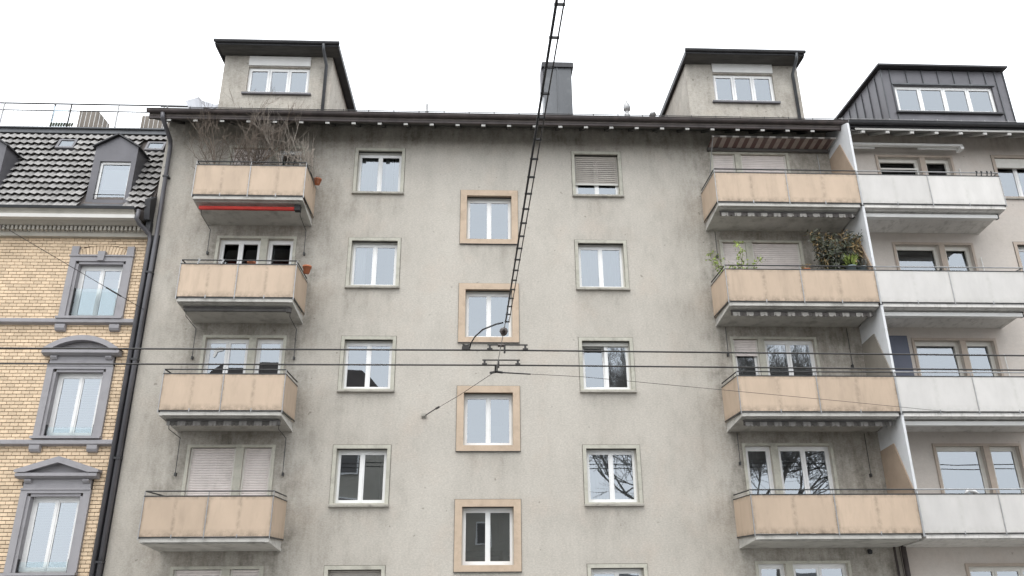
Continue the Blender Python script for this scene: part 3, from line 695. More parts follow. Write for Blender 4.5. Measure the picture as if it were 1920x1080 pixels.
MB().tube([(10.5, -1.0, 13.80), (10.5, -1.0, 13.56)], .06, 8).build('gutter_outlet', 'zinc_g', wh)
roofplane(wh, 10.47, 20.1, -.95, 13.81, 6.0, 13.81+6.95*RS, yb=12.9)
s = MB()
for zz in (14.12, 14.2): s.tube([(10.5, -.6, zz), (20, -.6, zz)], .009, 5)
for i in range(14): s.tube([(10.6+i*.72, -.6, 13.98), (10.6+i*.72, -.6, 14.23)], .008, 4)
s.build('snow_guard', 'galv', wh)
dormer(wh, 12.60, 16.62, .3, 16.63, 12.46, 16.66, 12.96, 16.15, 15.08, 16.06, 'zinc', n=4)
# awning tucked under the eaves
m = MB(); m.box(10.5, 14.2, -.42, -.30, 13.44, 13.51); aw = m.build('awning_case', 'awn_white', wh)
for q in ((10.5, 11.6, -.29, -.25, 13.40, 13.44), (12.9, 14.09, -.29, -.25, 13.40, 13.44)): MB().box(*q).build('awning_arm', 'awn_white', aw)
MB().box(14.1, 14.2, -.44, -.2, 13.34, 13.43).build('awning_bracket', 'awn_white', aw)

# =================================================================== BRICK HOUSE (left)
bh = thing('brick_house', (-11.8, 4, GZ), 'yellow brick house at the left with grey window surrounds and a tiled mansard roof', 'house')
BY = .10; BX0, BX1 = -15.0, -9.06
WX0, WX1 = -10.84, -9.65
ops = [(8.115, 9.63), (4.985, 6.635), (1.80, 3.54)]
bholes = [(WX0, WX1, a, b) for a, b in ops]
mb, gr = gridwall(BX0, BX1, GZ, 10.9, bholes, BY+.026, .3, 2.0, None, (BX0,)); wallobj(mb, gr, 'mortar', bh)
rooms(bh, BX0, BX1-.02, .45, GZ, 10.9, [10.88, 7.6, 4.4, 1.2])
JW = .235
keep = [(WX0-JW, WX1+JW, ops[0][0]-.02, 9.87), (WX0-JW, WX0-JW+.2, 9.87, 10.12), (WX1+JW-.2, WX1+JW, 9.87, 10.12), (WX0-JW, WX1+JW, ops[1][0]-.02, 7.05), (WX0-JW, WX1+JW, ops[2][0]-.02, 3.95)]
RH, BL = .0905, .205
bricks = []
def archz(x):                                   # brick arch over the top window
    u = (x+10.245)/.6; return 9.87, 10.06+.11*(1-u*u)
row = 0; z = .9
random.seed(3)
while z < 10.385:
    spans = [(BX0, BX1)]
    for (a, b, c, d) in keep:
        if z+RH > c+.01 and z < d-.01: spans = [q for s0, s1 in spans for q in ((s0, min(s1, a)), (max(s0, b), s1)) if q[1]-q[0] > .02]
    off = (BL/2 if row % 2 else 0)
    for s0, s1 in spans:
        x = BX0+off-BL
        while x < s1:
            a, b = max(x, s0), min(x+BL, s1)
            u = max(abs(a+10.245), abs(b+10.245)) if not a < -10.245 < b else 0; um = min(abs(a+10.245), abs(b+10.245)) if not a < -10.245 < b else 0
            zlo = z+.008
            if um < .60 and z > 9.6:
                zlo = max(zlo, 10.178-.12*(um/.6)**2)
                if z+RH-.008-zlo < .015: x += BL; continue
            if b-a > .03 and (b > -14.2): bricks.append((a+.006, b-.006, zlo, z+RH-.008))
            x += BL
    z += RH; row += 1
# arch voussoirs
vous = []
for i in range(15):
    a0 = -.6+1.2*i/15+.007; a1 = -.6+1.2*(i+1)/15-.007
    f = lambda u, s: (-10.245+u*(.98+.16*s), 9.885+s*.25-.16*(u/.6)**2*(1-.25*s)+.03)
    vous.append([f(a0, 0), f(a1, 0), f(a1, 1), f(a0, 1)])
full = [b for b in bricks if b[1]-b[0] > BL-.02 and b[3]-b[2] > RH-.018]; full.sort(key=lambda b: b[2])
near = full[:300]; nset = set(near)
# whichever full bricks show largest (the lowest in view) are single parts
vis = [b for b in full if b[2] > 1.5 and b[0] > -12.6]; near = vis[:280]; nset = set(near)
one = MB(); L0 = BL-.012; h0 = RH-.016; one.box(-L0/2, L0/2, -.013, .016, -h0/2, h0/2); one_me = one.mesh('brick', 'brick', (0, 0, 0))
for b in near: place('brick', one_me, ((b[0]+b[1])/2, BY+.01+random.uniform(-.003, .003), (b[2]+b[3])/2), bh)
rest = MB()
for b in bricks:
    if b not in nset:
        j = random.uniform(-.003, .003); rest.box(b[0], b[1], BY-.003+j, BY+.0255, b[2], b[3])
rest.build('bricks', 'brick', bh, kind='stuff')
for v in vous:
    m = MB(); m.prism([(x, BY-.006, zz) for x, zz in v], (0, .03, 0)); m.build('brick', 'brick', bh)
# stone trim
def prismx(poly, x0, x1, mat, name, parent): return MB().prism([(x0, a, b) for a, b in poly], (x1-x0, 0, 0)).build(name, mat, parent)
for zz in (7.90, 4.74):
    prismx([(BY-.0, zz), (-.0, zz+.03), (-.03, zz+.05), (-.03, zz+.14), (.0, zz+.155), (BY-.0, zz+.17)], BX0, -9.02, 'grey_trim', 'string_course', bh)
for i, (a, b) in enumerate(ops):
    yf = BY+.17
    f = MB(); f.box(WX0, WX0+.07, yf-.03, yf+.05, a, b); f.box(WX1-.07, WX1, yf-.03, yf+.05, a, b); f.box(WX0+.07, WX1-.07, yf-.03, yf+.05, b-.08, b); f.box(WX0+.07, WX1-.07, yf-.03, yf+.05, a, a+.05)
    win = f.build('window', 'white', bh); xm = (WX0+WX1)/2
    sashes(win, [(WX0+.071, xm-.003), (xm+.003, WX1-.071)], a+.05, b-.08, yf, .055, 'white', 'glass_b')
    MB().box(xm-.025, xm+.025, yf-.045, yf-.031, a+.05, b-.08).build('meeting_stile', 'white', win)
    c = MB()
    if i == 0: c.box(WX0+.05, WX1-.05, yf+.06, yf+.07, a, b-.35)
    else: slats(c, WX0+.05, WX1-.05, a+(.02 if i == 1 else .16), b-.02, yf+.05, .06)
    c.build('blind', 'blind', win)
    # surround with stepped jambs
    s = MB(); top = [9.87, 6.83, 3.73][i]
    for x0, x1, xi0, xi1 in ((WX0-JW, WX0, WX0-.07, WX0+.005), (WX1, WX1+JW, WX1-.005, WX1+.07)):
        lo = x0 if x0 < WX0 else x0+.07; hi = x1-.07 if x0 < WX0 else x1
        s.box(lo, hi, BY-.07, BY+.024, a, top); s.box(xi0, xi1, BY-.03, BY+.16, a, b)
    s.box(WX0-.07, WX1+.07, BY-.07, BY+.024, b+.07, top-.002); s.box(WX0+.005, WX1-.005, BY-.03, BY+.16, b-.005, b+.07)
    if i == 0:
        s.box(WX0-JW, WX0-JW+.19, BY-.075, BY+.024, top, 10.13); s.box(WX1+JW-.19, WX1+JW, BY-.075, BY+.024, top, 10.13)
    s.build('surround', 'grey_trim', win)
    if i == 0:
        MB().prism([(xm-.075, BY-.13, 9.70), (xm+.075, BY-.13, 9.70), (xm+.1, BY-.13, 9.97), (xm-.1, BY-.13, 9.97)], (0, .15, 0)).build('keystone', 'grey_trim', win)
        MB().prism([(WX0-JW-.02, BY-.1, top-.035), (WX0-JW-.02, BY-.1, top+.0), (WX0-JW-.02, BY-.07, top+.02), (WX0-JW-.02, BY-.005, top+.02), (WX0-JW-.02, BY-.005, top-.06)], (WX1-WX0+2*JW+.04, 0, 0)).build('lintel_moulding', 'grey_trim', win)
        MB().box(WX0-.02, WX1+.02, BY+.02, BY+.03, a+.03, a+.82).build('guard_glass', 'guard', win)
        for xa in (WX0+.005, WX1-.03): MB().box(xa, xa+.025, BY+.0, BY+.05, a, a+.83).build('guard_holder', 'black', win)
    else:
        MB().box(WX0+.0, WX1-.0, BY+.02, BY+.03, a+.03, a+.24).build('guard_glass', 'guard', win)
        for xa in (WX0+.005, WX1-.03): MB().box(xa, xa+.025, BY+.0, BY+.05, a, a+.3).build('guard_holder', 'black', win)
        s = MB(); s.box(WX0-JW+.03, WX1+JW-.03, BY-.06, BY+.02, top+.0, top+.21); s.box(WX0-JW+.0, WX1+JW-.0, BY-.09, BY+.02, top-.045, top-.001); s.build('frieze', 'grey_trim', win)
        cz = top+.21; e0, e1 = WX0-JW-.17, WX1+JW+.17
        prismx([(BY+.02, cz), (BY-.12, cz+.01), (BY-.19, cz+.05), (BY-.22, cz+.06), (BY-.22, cz+.135), (BY+.02, cz+.15)], e0+.03, e1-.03, 'grey_trim', 'cornice', win)
        for x in (WX0-JW+.06, WX1+JW-.22): prismx([(BY+.01, cz-.11), (BY-.10, cz-.09), (BY-.14, cz-.04), (BY-.14, cz-.002), (BY+.01, cz-.002)], x, x+.16, 'grey_trim', 'console', win)
        zb = cz+.152; P = MB()
        if i == 1:
            R = 1.45; cx = xm; n = 18; half = (e1-e0)/2; zc = zb+.37-R
            def arc(r, q):
                A = math.asin(min(1, half/R)); t = -A+2*A*q/n; return (cx+r*math.sin(t), zc+r*math.cos(t))
            for q in range(n):
                p0, p1, p2, p3 = arc(R, q), arc(R, q+1), arc(R-.13, q+1), arc(R-.13, q)
                P.prism([(p0[0], BY-.24, max(p0[1], zb)), (p1[0], BY-.24, max(p1[1], zb)), (p2[0], BY-.24, max(p2[1], zb)), (p3[0], BY-.24, max(p3[1], zb))], (0, .26, 0))
            P.build('pediment', 'grey_trim', win)
            T = MB(); T.prism([(e0+.2, BY-.03, zb)]+[(arc(R-.14, q)[0], BY-.03, max(zb, arc(R-.14, q)[1])) for q in range(2, n-1)]+[(e1-.2, BY-.03, zb)], (0, .05, 0)); T.build('tympanum', 'grey_trim', win)
        else:
            ax = xm; az = zb+.36
            for sx in (-1, 1):
                ex = e0 if sx < 0 else e1
                P.prism([(ex, BY-.24, zb), (ex, BY-.24, zb+.06), (ax, BY-.24, az+.02), (ax, BY-.24, az-.13), (ex-sx*.25, BY-.24, zb)], (0, .26, 0))
            P.build('pediment', 'grey_trim', win)
            T = MB(); T.prism([(e0+.2, BY-.04, zb), (e1-.2, BY-.04, zb), (ax, BY-.04, az-.1)], (0, .05, 0)); T.build('tympanum', 'grey_trim', win)
    sz = a
    MB().box(WX0-JW-.02, WX1+JW+.02, BY-.16, BY+.02, a-.065, a-.003).build('sill', 'grey_trim', win)
    for x in (WX0-JW+.0, WX1+JW-.27):
        prismx([(BY, a-.40), (BY-.08, a-.38), (BY-.12, a-.32), (BY-.13, a-.22), (BY, a-.22)], x, x+.25, 'grey_trim', 'console', win)
# cornice
CX1 = -9.36
prismx([(BY, 10.395), (-.03, 10.395), (-.05, 10.50), (BY, 10.50)], BX0, CX1+.26, 'cornice', 'cornice', bh)
prismx([(BY, 10.501), (-.07, 10.501), (-.07, 10.655), (BY, 10.655)], BX0, CX1+.24, 'cornice', 'cornice', bh)
x = -13.6
while x < CX1+.16:
    MB().prism([(x, -.17, 10.53), (x, -.17, 10.645), (x, -.0705, 10.645), (x, -.0705, 10.51)], (.06, 0, 0)).build('dentil', 'cornice', bh); x += .112
prismx([(BY, 10.656), (-.20, 10.656), (-.28, 10.70), (-.33, 10.745), (BY, 10.745)], BX0, CX1+.1, 'cornice', 'cornice', bh)
prismx([(BY, 10.746), (-.50, 10.746), (-.50, 10.85), (BY, 10.85)], BX0, CX1+.04, 'cornice_w', 'cornice', bh)
prismx([(BY, 10.851), (-.44, 10.851), (-.47, 10.93), (-.53, 10.99), (BY, 10.99)], BX0, CX1, 'cornice', 'cornice', bh)
prismx([(BY, 10.991), (-.56, 10.991), (-.60, 11.05), (-.57, 11.06), (-.5, 11.03), (BY, 11.03)], BX0, CX1+.02, 'zinc_g', 'gutter', bh)
# mansard roof
Y0, Z0, Y1, Z1 = -.30, 11.05, 1.1, 14.27
SL = math.hypot(Y1-Y0, Z1-Z0); dY, dZ = (Y1-Y0)/SL, (Z1-Z0)/SL; nY, nZ = -dZ, dY
m = MB(); m.prism([(BX0, Y0, Z0), (BX0, Y1, Z1), (BX0, 6, Z1+.1), (BX0, 6, Z0-.2), (BX0, Y0+.2, Z0-.2)], (-9.08-BX0, 0, 0)); roof = m.build('roof', 'rooft', bh)
def onroof(x, t, h=0.): return (x, Y0+dY*t+nY*h, Z0+dZ*t+nZ*h)
TW, TE = .205, .262
tm = MB(); L = TE+.03; q = 6
for i in range(q+1):
    a = i/q; xx = -TW/2+TW*a; hh = .026*math.cos(2*math.pi*a)
    for (tt, off) in ((0, .125), (L, .03), (0, .112), (.12, .10)): tm.v.append((xx, dY*tt+nY*(off+hh), dZ*tt+nZ*(off+hh)))
for i in range(q):
    a = i*4; tm.face((a, a+4, a+5, a+1)); tm.face((a+2, a+6, a+4, a)); tm.face((a+3, a+7, a+6, a+2))
tile_me = tm.mesh('roof_tile', 'tile', (0, 0, 0), False)
nrow = int((SL-.02)/TE)
dorms = [-10.305, -13.95]
skyl = [(-12.57, -12.04, 13.53, 13.92), (-9.97, -9.42, 13.50, 13.87)]
tiles = []
for r in range(nrow):
    t0 = .03+r*TE
    n = int((-9.1-BX0)/TW)
    for i in range(n):
        x = -9.12-TW*(i+.5); zc = Z0+dZ*(t0+TE/2)
        skip = False
        for dx in dorms:
            if zc < 13.15 and abs(x-dx) < .60: skip = True
            elif zc >= 13.15 and abs(x-dx) < .60*(13.55-zc)/.4: skip = True
        for a, b, c, d in skyl:
            if a-.08 < x < b+.08 and c-.1 < zc < d+.1: skip = True
        if not skip: tiles.append((r, x, t0))
tiles.sort(key=lambda t: -t[1]); 
vis = [t for t in tiles if t[1] > -13.3][:300]; vs = set(vis)
for (r, x, t0) in vis:
    p = onroof(x, t0); place('roof_tile', tile_me, (p[0], p[1]+random.uniform(-.004, .004), p[2]+random.uniform(-.004, .004)), bh)
tt = MB()
for (r, x, t0) in tiles:
    if (r, x, t0) in vs: continue
    p = onroof(x, t0); b = len(tt.v); tt.v += [(v.co[0]+p[0], v.co[1]+p[1], v.co[2]+p[2]) for v in tile_me.vertices]
    for f in tile_me.polygons: tt.face([b+i for i in f.vertices])
tt.build('roof_tiles', 'tile', bh, kind='stuff')
for a, b, c, d in skyl:
    ta, tb = (c-Z0)/dZ, (d-Z0)/dZ; F = MB()
    def bar(x0, x1, t0, t1, h0, h1, mb): mb.prism([onroof(x0, t0, h0), onroof(x1, t0, h0), onroof(x1, t1, h0), onroof(x0, t1, h0)], (0, nY*(h1-h0), nZ*(h1-h0)))
    bar(a, a+.07, ta, tb, 0, .11, F); bar(b-.07, b, ta, tb, 0, .11, F); bar(a+.07, b-.07, ta, ta+.07, 0, .11, F); bar(a+.07, b-.07, tb-.06, tb, 0, .11, F)
    sk = F.build('skylight', 'zinc', bh); P = MB(); P.v += [onroof(a+.06, ta+.06, .09), onroof(b-.06, ta+.06, .09), onroof(b-.06, tb-.05, .09), onroof(a+.06, tb-.05, .09)]; P.face((0, 1, 2, 3)); P.build('pane', 'glass', sk)
# roof top flashing and terrace
m = MB(); m.box(BX0, -9.08, 1.0, 1.3, 14.27, 14.33); m.box(BX0, -9.08, 1.04, 1.3, 14.331, 14.43); m.box(BX0, -9.08, .98, 1.3, 14.431, 14.47); m.build('roof_flashing', 'zinc_g', bh)
m = MB()
for zz, yy, r in ((15.62, 1.5, .026), (15.37, 1.5, .02), (14.72, 1.5, .02)): m.tube([(-16.5, yy, zz), (-9.1, yy, zz)], r, 5)
rl = m.build('terrace_railing', 'steel', bh)
m = MB(); x = -16.4
while x < -9.1: m.tube([(x, 1.5, 14.45), (x, 1.5, 15.37)], .007, 4); x += .14
m.build('balusters', 'white', rl, kind='stuff')
for x in (-14.9, -13.35, -12.85, -11.4, -9.9): MB().tube([(x, 1.5, 14.4), (x, 1.5, 15.62)], .024, 5).build('post', 'steel' if -13.5 < x < -12.5 else 'galv', rl)
MB().box(-13.32, -12.88, 1.44, 1.452, 14.72, 15.5).build('glass_screen', 'guard', rl)
m = MB(); m.prism([(-12.85, 2.0, 14.4), (-12.85, 2.0, 15.72), (-12.28, 2.0, 15.72), (-12.28, 2.0, 15.4), (-11.85, 2.0, 14.95), (-11.85, 2.0, 14.4)], (0, .8, 0)); m.build('roof_vent', 'brownmetal', bh)
MB().box(-10.87, -9.9, 2.0, 2.9, 14.4, 15.56).build('roof_vent', 'brownmetal', bh)
MB().box(-11.9, -10.9, 2.0, 2.5, 14.4, 15.02).build('roof_vent', 'brownmetal', bh)
m = MB()
for i in range(9): m.tube([(-13.3+i*.08, 1.4, 14.75), (-13.26+i*.08, 1.38, 14.86)], .03, 5)
m.build('climber', 'leaf_d', rl, kind='stuff')
# dormers of the mansard
for dx in dorms:
    hw, ze, za, zb = .585, 13.12, 13.47, 11.33; yf = -.16; hx0, hx1, hz0, hz1 = dx-.395, dx+.455, 11.45, 12.66
    m = MB(); m.box(dx-hw, hx0, yf, yf+.08, zb, ze); m.box(hx1, dx+hw, yf, yf+.08, zb, ze); m.box(hx0, hx1, yf, yf+.08, hz1, ze); m.box(hx0, hx1, yf-.01, yf+.08, zb, hz0)
    m.prism([(dx-hw, yf, ze), (dx+hw, yf, ze), (dx, yf, za)], (0, .08, 0))
    for x in (dx-hw, dx+hw-.06): m.prism([(x, yf+.08, zb), (x, yf+.08, ze), (x, .75, ze), (x, -.1, zb)], (.06, 0, 0))
    m.box(dx-hw+.07, dx+hw-.07, .3, .36, zb, ze)
    d = m.build('dormer', 'zinc', bh); r = MB()
    for sx in (-1, 1):
        r.prism([(dx, yf-.09, za+.02), (dx+sx*(hw+.07), yf-.09, ze-.04), (dx+sx*(hw+.07), yf-.09, ze+.0), (dx, yf-.09, za+.07)], (0, 1.15, 0))
    r.build('dormer_roof', 'gutter_b', d)
    yw = yf+.09; f = MB(); f.box(hx0, hx0+.06, yw-.03, yw+.03, hz0, hz1); f.box(hx1-.04, hx1, yw-.03, yw+.03, hz0, hz1); f.box(hx0+.06, hx1-.04, yw-.03, yw+.03, hz1-.07, hz1); f.box(hx0+.06, hx1-.04, yw-.03, yw+.03, hz0, hz0+.06)
    f.build('window_frame', 'white', d); pane(d, hx0+.055, hx1-.035, hz0+.055, hz1-.065, yw, 'glass_b')
    MB().box(hx0+.05, hx1-.04, yw+.12, yw+.13, hz0, hz1-.16).build('blind', 'blind', d)
    MB().tube([(hx0-.0, yf-.03, hz0+.14), (hx1, yf-.03, hz0+.14)], .012, 5).build('guard_bar', 'black', d)
    m = MB(); m.prism([(dx-hw-.12, yf-.19, zb-.23), (dx+hw+.10, yf-.19, zb-.23), (dx+hw+.02, yf-.012, zb), (dx-hw-.02, yf-.012, zb)], (0, .05, .03)); m.build('apron', 'zinc_g', d)
# end flashing and rain pipes in the gap
m = MB(); m.prism([(-9.16, -.30, 10.80), (-9.16, -.42, 11.35), (-9.16, -.05, 11.62), (-9.16, -.05, 10.80)], (.15, 0, 0)); m.box(-9.12, -9.0, -.2, -.03, 10.45, 10.80); m.build('end_flashing', 'gutter_b', bh)
m = MB(); m.tube([(-9.22, -.52, 10.98), (-9.25, -.5, 10.72), (-9.20, -.42, 10.62), (-9.02, -.15, 10.45), (-8.985, -.1, 10.3), (-8.985, -.1, GZ+.1)], .058, 8); m.build('downpipe', 'zinc', bh, True)
MB().box(-9.055, -8.77, -.035, -.0015, GZ+.1, 10.45).build('gap_cover', 'gutter_b', bh)

# =================================================================== OVERHEAD LINES
def wire(name, pts, r, mat, label, cat, group=None, n=5, smooth=True):
    o = MB().tube(pts, r, n).build(name, mat, None, smooth); o['label'] = label; o['category'] = cat
    if group: o['group'] = group
    return o
G = 'overhead contact wires across the street'
w1 = wire('contact_wire', [(-45, -7.05, 5.35), (-20, -7.06, 5.24), (-7.9, -7.08, 5.2), (.54, -7.106, 5.2), (9.55, -6.93, 5.2), (25, -6.5, 5.25), (45, -5.9, 5.4)], .0155, 'wire', 'upper of the two black wires running level across the whole street view', 'wire', G)
w2 = wire('contact_wire', [(-45, -6.04, 5.35), (-20, -6.07, 5.24), (-8.4, -6.097, 5.2), (.633, -6.135, 5.2), (10.2, -5.94, 5.2), (25, -5.5, 5.25), (45, -5.0, 5.4)], .0155, 'wire', 'lower of the two black wires running level across the whole street view', 'wire', G)
sp = thing('span_cable', (.45, -12, 5.2), 'black ladder-like double cable hanging from the top edge down to the tram wires', 'cable')
def sx(y): return .302+(-5.864-y)*.0262 if y > -8.76 else .378+(-8.76-y)*.0165
def sz(y): return 5.15+max(0, -8.76-y)*.004
m = MB(); m.tube([(sx(y), y, sz(y)) for y in (-8.76, -11, -13, -15, -17, -20, -24, -28)], .0105, 6); m.build('cable', 'black', sp, True)
m = MB(); m.tube([(sx(y)+.052, y, sz(y)+.004) for y in (-8.78, -11, -13, -15, -17, -20, -24, -28)], .006, 6); m.build('cable', 'wire', sp, True)
y = -8.8; i = 0
while y > -24:
    MB().box(sx(y)-.013, sx(y)+.061, y-.006, y+.006, sz(y)-.008, sz(y)+.010).build('spacer', 'black', sp); y -= .335
m = MB(); m.tube([(sx(y), y, 5.15) for y in (-5.9, -7.0, -8.3, -8.76)], .0065, 5); m.build('stay_rope', 'galv', sp)
m = MB(); ins = [(-8.15, .012), (-8.17, .03), (-8.2, .03), (-8.21, .045), (-8.24, .045), (-8.25, .025), (-8.29, .025), (-8.30, .06), (-8.34, .066), (-8.36, .03), (-8.42, .025), (-8.43, .012)]
m.tube([(sx(a), a, 5.15) for a, b in ins], [b for a, b in ins], 8)
m.build('insulator', 'porcelain', sp)
m = MB(); m.tube([(sx(-7.5)-.05, -7.5, 5.17), (sx(-7.5)+.05, -7.5, 5.17)], .028, 6); m.build('insulator', 'porcelain', sp)
for yy, xc in ((-7.106, .47), (-6.135, .39)):
    m = MB(); m.box(xc-.34, xc+.34, yy-.012, yy+.012, 5.285, 5.305); m.tube([(xc-.3, yy, 5.29), (xc-.3, yy, 5.2)], .02, 5); m.tube([(xc+.3, yy, 5.29), (xc+.3, yy, 5.2)], .02, 5)
    for s_ in (-.3, .3): m.box(xc+s_-.045, xc+s_+.045, yy-.02, yy+.02, 5.205, 5.235)
    m.tube([(xc-.05, yy, 5.15), (xc-.05, yy, 5.3)], .018, 5); m.build('wire_hanger', 'wire', sp)
m = MB(); m.tube([(0.341, -8.76, 5.15), (0.244, -8.5, 5.209), (0.044, -8.05, 5.265), (-0.084, -7.6, 5.28), (-0.147, -7.3, 5.26), (-0.166, -7.106, 5.243)], .0125, 6); m.build('feeder_cable', 'black', sp, True)
m = MB(); m.box(-.30, -.16, -7.13, -7.08, 5.205, 5.26); m.tube([(-.29, -7.106, 5.25), (-.17, -7.106, 5.3)], .018, 5); m.tube([(-.17, -7.106, 5.25), (-.29, -7.106, 5.3)], .018, 5); m.build('clamp', 'wire', sp)
m = MB(); m.tube([(sx(-5.95), -5.95, 5.24), (sx(-5.9), -5.88, 5.15)], .03, 6); m.tube([(.30, -5.864, 5.15), (.2, -5.75, 5.16)], .025, 5); m.tube([(.30, -5.864, 5.15), (.42, -5.80, 5.15)], .025, 5); m.build('anchor_plate', 'wire', sp)
g1 = wire('guy_wire', [(.28, -5.85, 5.15), (-.4, -3.5, 5.26), (-1.40, -.02, 5.49)], .0055, 'wire', 'thin stay wire with a turnbuckle fixed to the grey wall beside the window column', 'wire', None)
m = MB(); m.tube([(-1.02, -1.4, 5.40), (-1.35, -.2, 5.477)], .014, 6); m.tube([(-.95, -1.62, 5.385), (-1.03, -1.36, 5.402)], .026, 6); m.build('turnbuckle', 'wire', g1)
m = MB(); m.tube([(-1.46, -.04, 5.49), (-1.35, -.04, 5.5)], .035, 6); m.box(-1.47, -1.34, -.03, -.0, 5.44, 5.55); m.build('wall_anchor', 'sillm', g1)
g2 = wire('guy_wire', [(.36, -5.82, 5.15), (2.0, -5.3, 5.2), (8, -2.9, 5.28), (14.4, -.02, 5.42)], .005, 'wire', 'long thin stay wire slanting right across the lower right beige balcony panels', 'wire', None)
m = MB(); m.tube([(.42, -5.8, 5.15), (.95, -5.63, 5.165)], .014, 5); m.build('turnbuckle', 'wire', g2)
g3 = wire('guy_wire', [(-8.78, -.1, 8.25), (-10.2, -2.0, 8.9), (-13.5, -6.6, 10.4), (-20, -15, 13.2)], .0075, 'wire', 'thin dark wire slanting down over the brick house to the drain pipes', 'wire', None)
m = MB(); m.tube([(-9.2, -.66, 8.44), (-9.45, -1.0, 8.555)], .02, 5); m.build('turnbuckle', 'wire', g3)

# =================================================================== PLANTS AND SMALL THINGS
def rv(s=1.): return Vector((random.gauss(0, s), random.gauss(0, s), random.gauss(0, s)))
def grow(mb, p, d, L, r, lev, spread=.55, upb=.15, kids=3, seg=3, sides=4, lim=None, rmin=.0025):
    pts = [p]; rs = [r]; dd = d.normalized()
    for i in range(seg):
        dd = (dd+rv(.13)+Vector((0, 0, upb*.4))).normalized(); p = p+dd*(L/seg)
        if lim and ((p.z < 12.1 and p.y < -1.2) or p.x > lim[1] or p.x < lim[0] or p.y > -.08 or p.y < -1.55 or p.z > 14.55): p = pts[-1]+Vector((0, 0, .02))
        pts.append(p); rs.append(max(rmin, r*(1-.45*(i+1)/seg)))
    mb.tube(pts, rs, sides, 0, False)
    if lev <= 0: return
    n = kids+random.randint(-1, 1)
    for i in range(max(1, n)):
        q = random.uniform(.35, 1.); k = min(seg-1, int(q*seg)); b = pts[k].lerp(pts[k+1], q*seg-k if q < 1 else 1)
        nd = (dd+rv(spread)+Vector((0, 0, upb))).normalized()
        grow(mb, b, nd, L*random.uniform(.55, .85), max(rmin, r*.58), lev-1, spread, upb, kids, seg, sides, lim, rmin)
def shrub(base, stems, label, seed, mat='bark', name='bare_shrub', group='leafless shrubs on the top left balcony', cat='shrub'):
    random.seed(seed); t = thing(name, base, label, cat, group)
    tr = MB(); br = MB()
    for (d, L, r, lev, sprd) in stems:
        grow(tr, Vector(base)+Vector((random.uniform(-.06, .06), random.uniform(-.05, .05), .1)), Vector(d), L, r, 0, .3, .3)
        e = Vector(tr.v[-1]); 
        for i in range(7): grow(br, e-Vector(d).normalized()*random.uniform(0, .5*L), (Vector(d).normalized()+rv(.55)), L*random.uniform(.4, .7), r*.62, lev, sprd, .2, lim=(-8.05, -4.7))
    tr.build('stem', mat, t); br.build('branches', mat, t, kind='stuff')
    pt = MB(); pt.lathe((base[0], base[1], base[2]), [(.13, 0), (.17, .3), (.19, .3), (.19, .34), (.15, .34), (.14, .28)], 12); pt.build('pot', 'terracotta', t, True); return t
shrub((-7.0, -.85, 11.02), [((-.25, -.1, 1), 1.5, .022, 3, .5), ((.15, -.15, 1), 1.6, .02, 3, .5), ((-.5, 0, 1), 1.3, .018, 3, .5)], 'wide tangled leafless shrub at the left end of the top left balcony', 4)
shrub((-6.2, -.75, 11.02), [((-.2, -.1, 1), 1.5, .02, 3, .5), ((.2, -.15, 1), 1.5, .022, 3, .5), ((0, .1, 1), 1.2, .02, 3, .6)], 'dense leafless shrub in the middle of the top left balcony', 9)
shrub((-5.35, -.8, 11.02), [((.0, -.05, 1), 1.75, .035, 2, .42), ((.35, -.1, 1), 1.5, .02, 2, .4), ((-.3, -.1, 1), 1.6, .022, 3, .45)], 'leafless shrub with a thick trunk forking in front of the balcony door', 22, 'bark_l')
random.seed(31)
t = thing('weeping_shrub', (-4.85, -.75, 11.02), 'small weeping shrub of fine drooping bare twigs at the balcony right corner', 'shrub')
tr = MB(); tr.tube([(-4.85, -.75, 11.05), (-4.86, -.76, 11.8), (-4.9, -.78, 12.5)], [.016, .013, .01], 5); tr.build('stem', 'bark_l', t)
br = MB()
for i in range(60):
    a = random.uniform(0, 6.28); R = random.uniform(.15, .5); h = random.uniform(.05, .3); s = Vector((-4.9, -.78, 12.45))
    br.tube([s, s+Vector((math.cos(a)*R*.4, math.sin(a)*R*.4, h*.8)), s+Vector((math.cos(a)*R*.8, math.sin(a)*R*.8, h*.4)), s+Vector((math.cos(a)*R, math.sin(a)*R, -.3)), s+Vector((math.cos(a)*R*1.02, math.sin(a)*R*1.02, -.3-random.uniform(.2, .6)))], .0035, 3, 0, False)
br.build('branches', 'bark_l', t, kind='stuff')
MB().lathe((-4.85, -.75, 11.02), [(.12, 0), (.15, .26), (.13, .26)], 10).build('pot', 'terracotta', t, True)

def leafq(mb, p, d, L, W, m=0):
    d = d.normalized(); s = d.cross(rv(1)).normalized()*W; b = len(mb.v); n = d.cross(s).normalized()*W*.3
    mb.v += [tuple(p), tuple(p+d*L*.5+s+n), tuple(p+d*L), tuple(p+d*L*.5-s+n)]; mb.face((b, b+1, b+2, b+3), m)
